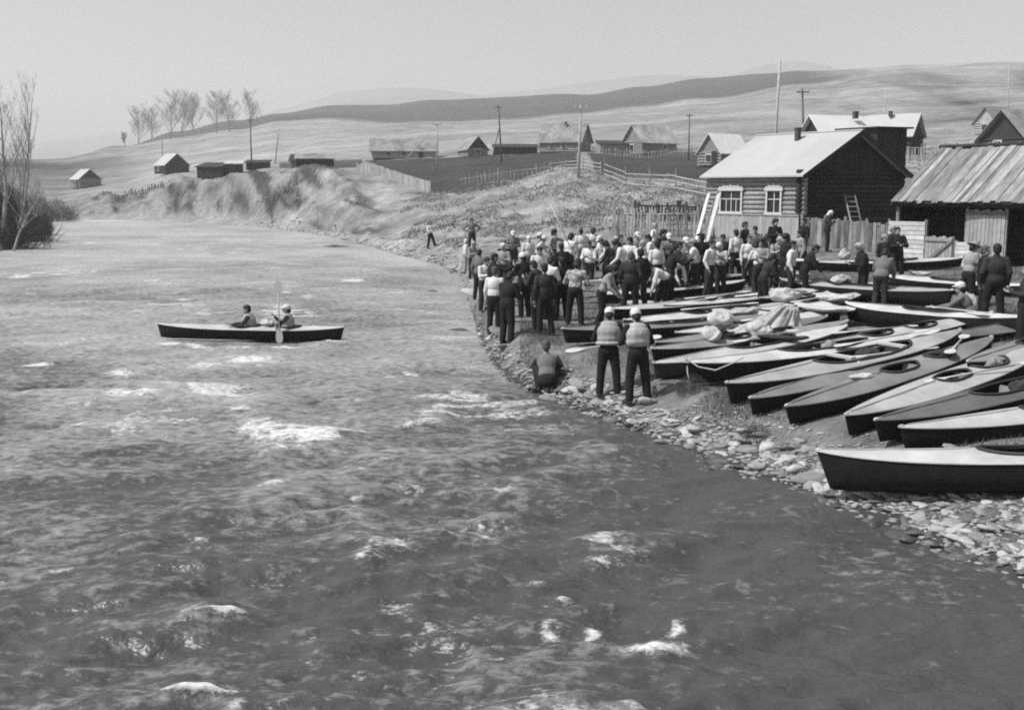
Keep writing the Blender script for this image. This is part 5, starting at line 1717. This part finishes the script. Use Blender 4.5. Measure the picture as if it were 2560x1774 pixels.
POSES = {
    'stand': {},
    'stand2': dict(lean=0, armL=((.07, .04, -.27), (.06, -.09, -.51)), armR=((.06, .05, -.27), (.05, -.02, -.53)), legL=((.14, -.03, .49), (.17, .02, .085)), legR=((.11, .0, .49), (.14, .05, .085))),
    'fold': dict(lean=0, armL=((.08, -.04, -.27), (-.16, -.24, -.20)), armR=((.08, -.04, -.27), (-.14, -.27, -.24)), legL=((.12, -.03, .49), (.15, .0, .085)), curl=.7),
    'hips': dict(lean=-2, armL=((.24, .07, -.20), (.05, -.05, -.40)), armR=((.24, .07, -.20), (.05, -.05, -.40)), legL=((.14, -.02, .49), (.17, .02, .085)), curl=.8),
    'front': dict(lean=6, head=22, armL=((.05, -.06, -.27), (-.09, -.27, -.24)), armR=((.05, -.06, -.27), (-.08, -.28, -.22)), curl=.7),
    'read': dict(lean=4, head=28, armL=((.07, -.08, -.26), (-.05, -.27, -.12)), armR=((.07, -.08, -.26), (-.05, -.27, -.12)), curl=.7),
    'walk': dict(lean=6, pelvis=(0, 0, .90), armL=((.06, .13, -.25), (.06, .08, -.50)), armR=((.06, -.10, -.26), (.05, -.28, -.44)), legL=((.10, -.16, .50), (.10, -.26, .085)), legR=((.10, .03, .47), (.10, .30, .13))),
    'astride': dict(lean=0, pelvis=(0, 0, .90), armL=((.08, -.04, -.27), (-.14, -.24, -.22)), armR=((.08, -.04, -.27), (-.12, -.26, -.25)), legL=((.18, -.06, .47), (.28, -.10, .085)), legR=((.10, .04, .48), (.16, .10, .085))),
    'lean': dict(lean=22, head=20, armL=((.05, -.08, -.27), (.0, -.24, -.44)), armR=((.05, -.08, -.27), (.0, -.26, -.44)), legR=((.11, -.06, .49), (.12, .06, .085))),
    'bend': dict(lean=62, pelvis=(0, .18, .88), head=-8, armL=((.03, -.10, -.28), (.0, -.17, -.53)), armR=((.04, -.06, -.28), (.02, -.20, -.52)), legL=((.11, .02, .48), (.12, .06, .085)), legR=((.11, -.04, .48), (.13, -.06, .085)), follow=.8),
    'reach': dict(lean=8, armL=((.06, .05, -.28), (.06, -.05, -.52)), armR=((.10, -.24, -.14), (.04, -.48, -.02)), legL=((.11, -.05, .49), (.12, -.08, .085))),
    'chin': dict(lean=4, head=10, armL=((.05, -.10, -.25), (-.12, -.20, -.02)), armR=((.06, -.05, -.27), (-.13, -.22, -.26)), curl=.8),
    'squat': dict(lean=34, pelvis=(0, .10, .26), head=-6, armL=((.10, -.20, -.20), (.0, -.42, -.24)), armR=((.10, -.20, -.20), (.0, -.42, -.26)), legL=((.20, -.30, .46), (.15, -.06, .085)), legR=((.20, -.30, .44), (.15, -.08, .085)), curl=.7),
    'sit': dict(lean=24, pelvis=(0, .08, .38), head=8, armL=((.10, -.16, -.22), (-.02, -.38, -.28)), armR=((.10, -.16, -.22), (-.02, -.38, -.26)), legL=((.15, -.36, .47), (.14, -.42, .085)), legR=((.15, -.36, .47), (.14, -.36, .085)), curl=.7),
    'paddleA': dict(lean=12, pelvis=(0, 0, .16), head=0, armL=((.12, -.14, -.22), (.08, -.40, -.20)), armR=((.12, -.14, -.22), (.06, -.40, -.22)), legL=((.12, -.46, .30), (.10, -.86, .12)), legR=((.12, -.46, .30), (.10, -.86, .12)), curl=.8),
    'paddleB': dict(lean=4, pelvis=(0, 0, .16), head=0, armL=((.20, -.12, -.14), (.30, -.28, .06)), armR=((-.02, -.20, -.20), (-.42, -.28, -.24)), legL=((.12, -.46, .30), (.10, -.86, .12)), legR=((.12, -.46, .30), (.10, -.86, .12)), curl=.8),
    'grip': dict(lean=8, head=18, armL=((.10, -.02, -.28), (-.04, -.26, -.30)), armR=((.10, -.02, -.28), (-.04, -.26, -.32)), legL=((.13, -.02, .49), (.15, .02, .085)), legR=((.14, .0, .49), (.17, .04, .085)), curl=.8),
}
FIG = {}
def fig(name):
    if name not in FIG:
        FIG[name] = figure_meshes(POSES[name])
    return FIG[name]

def head_shell(kind):
    b = MB()
    if kind == 'hair':
        b.ellipsoid((0, .022, .045), (.086, .100, .098)); b.ellipsoid((0, .055, -.01), (.075, .062, .085)); b.ellipsoid((0, -.045, .098), (.055, .045, .030))
        cut = (-.072, .035)
    elif kind == 'bushy':
        b.ellipsoid((0, .02, .055), (.105, .115, .105)); b.ellipsoid((0, .06, -.02), (.10, .07, .10)); b.ellipsoid((.03, -.04, .11), (.06, .05, .035))
    elif kind == 'long':
        b.ellipsoid((0, .02, .048), (.092, .105, .098)); b.ellipsoid((0, .068, -.06), (.092, .058, .15)); b.capsule((.075, .03, .02), (.078, .02, -.14), .03, .022); b.capsule((-.075, .03, .02), (-.078, .02, -.14), .03, .022)
    elif kind == 'cap':                              # skull-fitting white cap with small peak
        b.ellipsoid((0, .012, .062), (.092, .108, .085)); b.ellipsoid((0, -.10, .048), (.065, .055, .012)); b.ellipsoid((0, .03, .03), (.09, .09, .05))
    elif kind == 'flatcap':
        b.ellipsoid((0, -.01, .10), (.112, .130, .042)); b.ellipsoid((0, .02, .07), (.088, .10, .05)); b.ellipsoid((0, -.115, .075), (.07, .05, .014))
    elif kind == 'scarf':
        b.ellipsoid((0, .018, .045), (.093, .108, .098)); b.ellipsoid((0, .05, -.05), (.08, .07, .10)); b.ellipsoid((0, .10, -.08), (.035, .03, .06))
    elif kind == 'brim':
        b.ellipsoid((0, .008, .085), (.088, .102, .075)); b.ellipsoid((0, .008, .052), (.19, .20, .014), n=20)
    return remesh(b, .012, 2)
HEADS = {}
def head_mesh(k):
    if k not in HEADS:
        HEADS[k] = head_shell(k)
    return HEADS[k]

skin = mat('skin', .24, .6, .12, 9)
TONES = {'w': mat('cloth_white', .56, .9, .10, 6, .25, 9), 'l': mat('cloth_light', .25, .9, .15, 6, .25, 9), 'g': mat('cloth_grey', .13, .9, .2, 6, .25, 9),
         'd': mat('cloth_dark', .026, .9, .25, 6, .25, 9), 'k': mat('cloth_black', .011, .9, .25, 6, .25, 9),
         'p': mat('cloth_print', .28, .9, .9, 16, .2, 9, detail=1)}
HT = {'k': mat('hair_black', .012, .6, .3, 20, .4, 40), 'b': mat('hair_brown', .06, .6, .3, 20, .4, 40), 'f': mat('hair_fair', .30, .6, .3, 20, .4, 40), 'w': TONES['w'], 'l': TONES['l'], 'd': TONES['d'], 'g': TONES['g']}
vest_m = mat('life_vest', .28, .85, .12, 9, .4, 14)
vest_w = mat('life_vest_light', .34, .85, .25, 5, .4, 14)
boots = mat('boots', .02, .7, .2, 8)

def person(label, pose, face, top, bottom, head, headpx=None, loc=None, H=1.72, vest=None, wide=1.08, flip=False, rot=None, group='people gathered on the landing', topname=None, sc_=None):
    """headpx: pixel of the top of the head; face: 0 towards the camera, 90 to the right"""
    Fg = fig(pose)
    k = (H / 1.72) if sc_ is None else sc_
    rz = math.radians(face)
    if loc is None:
        loc = stand_at(headpx[0], headpx[1], Fg['head_top'] * k)
        # shift so that the head, not the feet, stands on the wanted column
        off = Matrix.Rotation(rz, 3, 'Z') @ V((Fg['J']['skull'].x * (-1 if flip else 1), Fg['J']['skull'].y, 0)) * k
        loc = V((loc.x - off.x, loc.y - off.y, 0)); loc.z = gz(loc.x, loc.y) - .02
    o = link('person', Fg['body'], skin, None, loc, rot or (0, 0, rz))
    o.scale = (k * wide * (-1 if flip else 1), k * wide, k)
    t = top[0]; style = top[1:] or ''
    mesh = Fg['jacket'] if 'j' in style else (Fg['short'] if 's' in style else Fg['shirt'])
    link('jacket' if 'j' in style else 'shirt', mesh, TONES[t], o)
    link('trousers', Fg['trousers'], TONES[bottom], o)
    for s in Fg['shoes']:
        link('shoe', s, boots, o)
    kind, tone = head
    h = link('hair' if kind in ('hair', 'bushy', 'long') else ('headscarf' if kind == 'scarf' else ('hat' if kind == 'brim' else 'cap')), head_mesh(kind), HT[tone], o, Fg['J']['skull'])
    h.rotation_euler = Fg['Rh'].to_euler()
    if kind in ('cap', 'flatcap', 'brim'):
        h2 = link('hair', head_mesh('hair'), HT['k' if tone != 'f' else 'b'], o, Fg['J']['skull'] + Fg['Rh'] @ V((0, .004, -.03)))
        h2.rotation_euler = Fg['Rh'].to_euler(); h2.scale = (.93, .93, .9)
    if vest:
        link('life_vest', Fg['vest'], vest, o)
    if vest is vest_m and loc.y < 24:
        bm_ = MB().tube([Fg['J']['waist'] - Fg['J']['up'] * .06 + Fg['Rt'] @ V((.20 * math.cos(q), .165 * math.sin(q), 0)) for q in np.linspace(0, 2 * math.pi, 17)], .036, 8, caps=False)
        build(bm_, 'belt_float', vest_w, o, sm=True)
    tag(o, label, 'person', group)
    return o

PEOPLE = [
 # label, head pixel, pose, facing, top, bottom, headwear, height, flip
 ('person in white shirt and dark trousers standing astride alone on the far gravel', (1077, 553), 'astride', 60, 'w', 'k', ('hair', 'b'), 1.74, 0),
 ('person with hands on hips on the rise left behind the crowd', (1181, 545), 'hips', 20, 'g', 'd', ('bushy', 'b'), 1.70, 0),
 ('slim person in white at the far left end of the crowd', (1163, 594), 'stand', 100, 'w', 'l', ('scarf', 'w'), 1.62, 0),
 ('person in light top with fair hair behind the grey jacket at the left end', (1184, 600), 'front', 40, 'l', 'd', ('hair', 'f'), 1.62, 0),
 ('person in grey jacket and black trousers at the water side of the crowd', (1197, 621), 'stand2', 170, 'gj', 'k', ('hair', 'k'), 1.72, 0),
 ('person in black jacket stretching an arm to the right near the waterline', (1233, 628), 'reach', 95, 'kj', 'd', ('hair', 'k'), 1.74, 0),
 ('tall person in white shirt and black trousers seen from behind at the waterline', (1235, 662), 'stand', 165, 'w', 'k', ('hair', 'b'), 1.78, 0),
 ('broad person in black suit right of the white shirted one at the waterline', (1276, 668), 'front', 150, 'kj', 'k', ('hair', 'k'), 1.76, 0),
 ('person in white cap and dark jacket facing into the waterside group', (1308, 630), 'chin', 215, 'kj', 'k', ('cap', 'w'), 1.75, 0),
 ('person in charcoal jacket with bowed head in the waterside group', (1334, 650), 'read', 240, 'dj', 'k', ('hair', 'k'), 1.74, 1),
 ('person in dark pullover with pale shoulders seen from behind', (1362, 656), 'stand2', 185, 'd', 'k', ('hair', 'k'), 1.76, 0),
 ('person in bright white shirt behind the dark pullover', (1378, 640), 'front', 140, 'w', 'd', ('hair', 'k'), 1.72, 0),
 ('person with white cap and grey top facing us in the left crowd', (1284, 577), 'front', 10, 'g', 'd', ('cap', 'w'), 1.74, 0),
 ('person in black shirt and short light trousers behind the waterside group', (1260, 600), 'stand2', 30, 'ds', 'l', ('hair', 'b'), 1.66, 0),
 ('white capped person in light top left of another white cap', (1347, 580), 'fold', 70, 'l', 'd', ('cap', 'w'), 1.72, 0),
 ('second white capped person in light top close behind the first', (1364, 588), 'lean', 80, 'w', 'd', ('cap', 'w'), 1.68, 0),
 ('dark haired person in printed shirt holding the raised pole', (1391, 572), 'reach', 60, 'p', 'd', ('bushy', 'k'), 1.78, 0),
 ('dark haired person in white shirt left of the white topped pair', (1429, 583), 'front', 150, 'w', 'k', ('bushy', 'k'), 1.74, 0),
 ('left of two tall white topped persons at the back', (1456, 570), 'stand', 200, 'ws', 'g', ('hair', 'k'), 1.74, 0),
 ('right of two tall white topped persons, with black trousers', (1483, 567), 'hips', 190, 'ws', 'k', ('bushy', 'b'), 1.74, 0),
 ('person in dark shirt with white collar and black trousers before the stacked boards', (1440, 648), 'grip', 175, 'p', 'k', ('bushy', 'k'), 1.72, 0),
 ('dark haired person stooping left of the bending white shirt', (1521, 602), 'lean', 240, 'd', 'd', ('bushy', 'k'), 1.70, 0),
 ('person in white shirt stooping forward in mid crowd', (1549, 600), 'lean', 265, 'w', 'd', ('bushy', 'k'), 1.76, 0),
 ('small dark haired person behind the stooping white shirt', (1553, 586), 'stand', 30, 'l', 'd', ('hair', 'k'), 1.60, 0),
 ('person in pale sleeved shirt and black trousers leaning over the white kayak', (1527, 660), 'lean', 60, 'l', 'k', ('bushy', 'k'), 1.70, 0),
 ('person in long dark suit seen from behind in mid crowd', (1600, 620), 'stand2', 195, 'kj', 'd', ('hair', 'k'), 1.78, 0),
 ('white capped person behind the long dark suit', (1593, 580), 'front', 20, 'l', 'g', ('cap', 'w'), 1.70, 0),
 ('fair haired person in white top standing highest behind the crowd centre', (1640, 556), 'hips', 250, 'w', 'd', ('hair', 'f'), 1.76, 0),
 ('person in white sleeves and grey waistcoat turned left', (1621, 586), 'front', 255, 'w', 'k', ('hair', 'k'), 1.74, 0),
 ('person in open dark jacket facing us right of the grey waistcoat', (1657, 572), 'stand', 30, 'dj', 'd', ('bushy', 'k'), 1.78, 0),
 ('white capped person with shaded face behind the black coat', (1676, 583), 'read', 340, 'g', 'd', ('cap', 'w'), 1.72, 0),
 ('dark person in profile looking right behind the black coat', (1697, 602), 'chin', 90, 'd', 'd', ('hair', 'k'), 1.70, 0),
 ('broad person in long black coat with arm out to the right', (1684, 613), 'reach', 100, 'kj', 'k', ('hair', 'k'), 1.76, 0),
 ('person in white shirt and dark trousers bending low over a bundle', (1628, 655), 'bend', 290, 'w', 'k', ('hair', 'k'), 1.76, 0),
 ('fair capped person in loose white shirt left of the flat capped one', (1731, 596), 'walk', 250, 'w', 'd', ('cap', 'l'), 1.74, 0),
 ('person in flat cap and black suit at the right end of the main crowd', (1754, 582), 'stand', 215, 'kj', 'k', ('flatcap', 'd'), 1.76, 0),
 ('person in crisp white shirt seen from behind below the house window', (1843, 572), 'stand2', 215, 'w', 'k', ('hair', 'k'), 1.78, 0),
 ('dark person standing right behind the crisp white shirt', (1865, 553), 'stand', 60, 'd', 'k', ('hair', 'k'), 1.74, 0),
 ('dark haired person half hidden before the foundation boards', (1888, 566), 'front', 330, 'g', 'd', ('hair', 'k'), 1.70, 0),
 ('person in dark jacket standing highest before the house foundation', (1938, 546), 'fold', 20, 'kj', 'k', ('bushy', 'k'), 1.78, 0),
 ('person in white top and dark trousers with back turned left of the tall dark coat', (1883, 606), 'lean', 200, 'ws', 'd', ('bushy', 'k'), 1.66, 0),
 ('long haired dark person behind the tall dark coat', (1914, 584), 'front', 70, 'd', 'd', ('long', 'k'), 1.68, 0),
 ('person in light printed shirt with fair hair beside the tall dark coat', (1944, 590), 'read', 40, 'p', 'd', ('hair', 'f'), 1.70, 0),
 ('tall person in long dark coat in left profile right of the house crowd', (1963, 583), 'stand', 285, 'kj', 'k', ('bushy', 'k'), 1.84, 0),
 ('stooping dark person between white top and tall coat', (1928, 632), 'lean', 110, 'd', 'k', ('bushy', 'k'), 1.62, 0),
 ('dark haired person in light shirt stretching a hand down to the left', (2003, 572), 'reach', 270, 'l', 'd', ('long', 'k'), 1.74, 0),
 ('person in black leaning far right beside the light shirt', (2038, 612), 'lean', 80, 'kj', 'k', ('hair', 'k'), 1.68, 0),
 ('person in white headscarf and dark dress alone before the board fence', (2080, 527), 'read', 80, 'd', 'k', ('scarf', 'w'), 1.72, 0),
 ('blond person in black jacket with hands clasped in the open space', (2154, 607), 'front', 285, 'kj', 'k', ('bushy', 'f'), 1.72, 0),
 ('person in grey jacket bending toward the back row kayak', (2214, 620), 'lean', 150, 'gj', 'd', ('hair', 'k'), 1.70, 0),
 ('person in dark jacket with folded arms before the pale board wall', (2248, 566), 'fold', 10, 'kj', 'k', ('hair', 'k'), 1.76, 0),
 ('fair person pressed behind the folded arms by the board wall', (2236, 562), 'stand', 40, 'd', 'd', ('hair', 'f'), 1.76, 0),
 ('small white capped person left of the folded arms', (2212, 584), 'stand', 20, 'd', 'd', ('cap', 'l'), 1.62, 0),
 ('person in wide brimmed hat, pale sleeves and dark waistcoat on the right', (2440, 603), 'front', 120, 'l', 'k', ('brim', 'l'), 1.76, 0),
 ('dark clad person with back turned right of the wide brimmed hat', (2494, 607), 'stand2', 160, 'dj', 'k', ('hair', 'k'), 1.80, 0),
 ('person cut by the right edge of the picture', (2562, 655), 'fold', 250, 'd', 'k', ('hair', 'k'), 1.72, 0),
 ('person in white cap squatting at the kayak stern on the right', (2398, 708), 'squat', 250, 'g', 'd', ('cap', 'w'), 1.80, 0),
 ('dark person seated low left of the house planks', (1785, 590), 'sit', 20, 'd', 'k', ('hair', 'k'), 1.70, 0),
 ('dark person behind the kayak on trestles near the foundation', (1812, 585), 'stand', 340, 'd', 'k', ('cap', 'd'), 1.60, 0),
 ('dark person standing at the fence post by the house corner', (2006, 545), 'stand', 300, 'k', 'k', ('hair', 'k'), 1.70, 0),
 ('person in white shirt half hidden left of the white capped jacket', (1216, 640), 'front', 30, 'w', 'd', ('hair', 'k'), 1.66, 0),
 ('person in light blouse and headscarf behind the black stretched arm', (1256, 606), 'fold', 350, 'l', 'd', ('scarf', 'w'), 1.68, 1),
 ('person in white headscarf between the two left white caps', (1318, 588), 'stand', 20, 'w', 'g', ('scarf', 'w'), 1.70, 0),
 ('dark jacketed person turned away below the raised pole', (1410, 606), 'stand2', 190, 'kj', 'k', ('hair', 'k'), 1.72, 1),
 ('person in white blouse under the left white topped pair', (1468, 600), 'front', 330, 'w', 'd', ('hair', 'b'), 1.74, 0),
 ('person in white cap stooping right of the white topped pair', (1503, 590), 'lean', 300, 'w', 'k', ('cap', 'w'), 1.76, 1),
 ('person in light shirt squeezed behind the stooping dark hair', (1536, 590), 'read', 10, 'l', 'd', ('hair', 'f'), 1.66, 0),
 ('person in white shirt with dark hair left of the white cap in mid crowd', (1572, 592), 'fold', 340, 'w', 'k', ('bushy', 'k'), 1.68, 1),
 ('person in white headscarf close before the grey waistcoat', (1609, 600), 'front', 30, 'w', 'g', ('scarf', 'l'), 1.70, 0),
 ('person in white shirt under the fair haired tallest one', (1642, 600), 'stand', 200, 'w', 'k', ('hair', 'k'), 1.72, 1),
 ('person in pale jacket between black coat and flat cap', (1711, 592), 'front', 20, 'lj', 'd', ('cap', 'w'), 1.74, 0),
 ('person in white shirt right of the flat cap by the planks', (1775, 598), 'stand2', 40, 'w', 'd', ('hair', 'k'), 1.76, 1),
 ('person in printed dress behind the trestle kayak', (1800, 606), 'read', 330, 'p', 'd', ('scarf', 'w'), 1.66, 0),
 ('person in white blouse between crisp white shirt and dark hair', (1872, 588), 'stand', 20, 'w', 'd', ('hair', 'b'), 1.68, 1),
 ('person in light shirt just left of the long haired one', (1902, 596), 'fold', 340, 'l', 'k', ('bushy', 'k'), 1.70, 0),
 ('person in white shirt peeping out right of the tall dark coat', (1984, 600), 'stand', 60, 'w', 'd', ('hair', 'k'), 1.72, 1),
 ('person in white shirt behind the charcoal jacket by the water', (1350, 616), 'front', 20, 'w', 'd', ('hair', 'k'), 1.74, 0),
 ('person in black pullover filling the gap left of the dark suit', (1574, 628), 'stand2', 160, 'd', 'k', ('hair', 'b'), 1.76, 1),
 ('person in pale shirt crouched over before the flat capped one', (1700, 640), 'bend', 60, 'w', 'd', ('hair', 'k'), 1.66, 0),
 ('person in dark jacket between waterside group and printed shirt', (1405, 640), 'fold', 200, 'kj', 'k', ('hair', 'k'), 1.68, 1),
 ('person in dark jacket at the far right behind the brimmed hat', (2470, 612), 'stand', 40, 'kj', 'k', ('hair', 'b'), 1.70, 0),
 ('crouching person in light shirt at the water edge by the white paddle', (1368, 840), 'squat', 172, 'g', 'k', ('hair', 'b'), 1.86, 0),
]
pj = random.Random(21)
for i_, (lab, hp_, pose, face, top, bot, hd, Hh, fl) in enumerate(PEOPLE):
    o_ = person(lab, pose, face + pj.uniform(-14, 14), top, bot, hd, headpx=hp_, H=Hh, flip=bool(fl) ^ (i_ % 3 == 1), wide=pj.uniform(1.0, 1.16))
    o_.rotation_euler.x = pj.gauss(0, .03); o_.rotation_euler.y = pj.gauss(0, .025)
person('person in white cap, pale life vest and dark wetsuit trousers, left of the front pair', 'grip', 172, 'k', 'k', ('cap', 'w'), headpx=(1524, 762), H=1.74, vest=vest_m)
person('person in white cap and two tone life vest standing on the cobbles, nearest of all', 'grip', 196, 'k', 'k', ('cap', 'w'), headpx=(1590, 768), H=1.78, vest=vest_w)

# ------------------------------------------------------------------ the kayak on the river
kY = -CAM_Z / ray(620, 852)[1]
bow = V((ray(393, 830)[0] * (kY - .15), kY - .15, 0)); stern = V((ray(860, 830)[0] * (kY + .5), kY + .5, 0))
d = (stern - bow); Lk = d.length
mid = (bow + stern) / 2
rk = empty('kayak', (mid.x, mid.y, -.02))
rk.rotation_euler = (0, .035, math.atan2(d.y, d.x))
fill_kayak(rk, Lk, .84, .36, .56, ((-.06, .16, .25), (.38, .15, .25)), rubber)
tag(rk, 'loaded two seat kayak with black hull and white deck crossing the rapids', 'kayak')
bpy.context.view_layer.update()
def in_kayak(x, z): return rk.matrix_world @ V((x, 0, z))
ang = math.degrees(rk.rotation_euler.z)
person('bow paddler with dark hair and pale vest riding the kayak on the river', 'paddleA', -90 + ang, 'd', 'd', ('hair', 'k'), loc=in_kayak(-.02 * Lk + .12, .08), vest=vest_m, group='paddlers on the river')
person('stern paddler in white cap holding the upright paddle on the river', 'paddleB', -90 + ang, 'd', 'd', ('cap', 'w'), loc=in_kayak(.20 * Lk, .10), vest=vest_m, group='paddlers on the river')
pc = at(697, 780, kY - .30)
paddle('white bladed paddle held upright by the stern paddler on the river', pc, (.01, 0, 1), 1.75, True, math.pi / 2)
blob('bag', 'white bag lashed on the deck between the two river paddlers', 'bag', in_kayak(.08 * Lk, .42), (.42, .3, .18), cloth_w, 31, None)
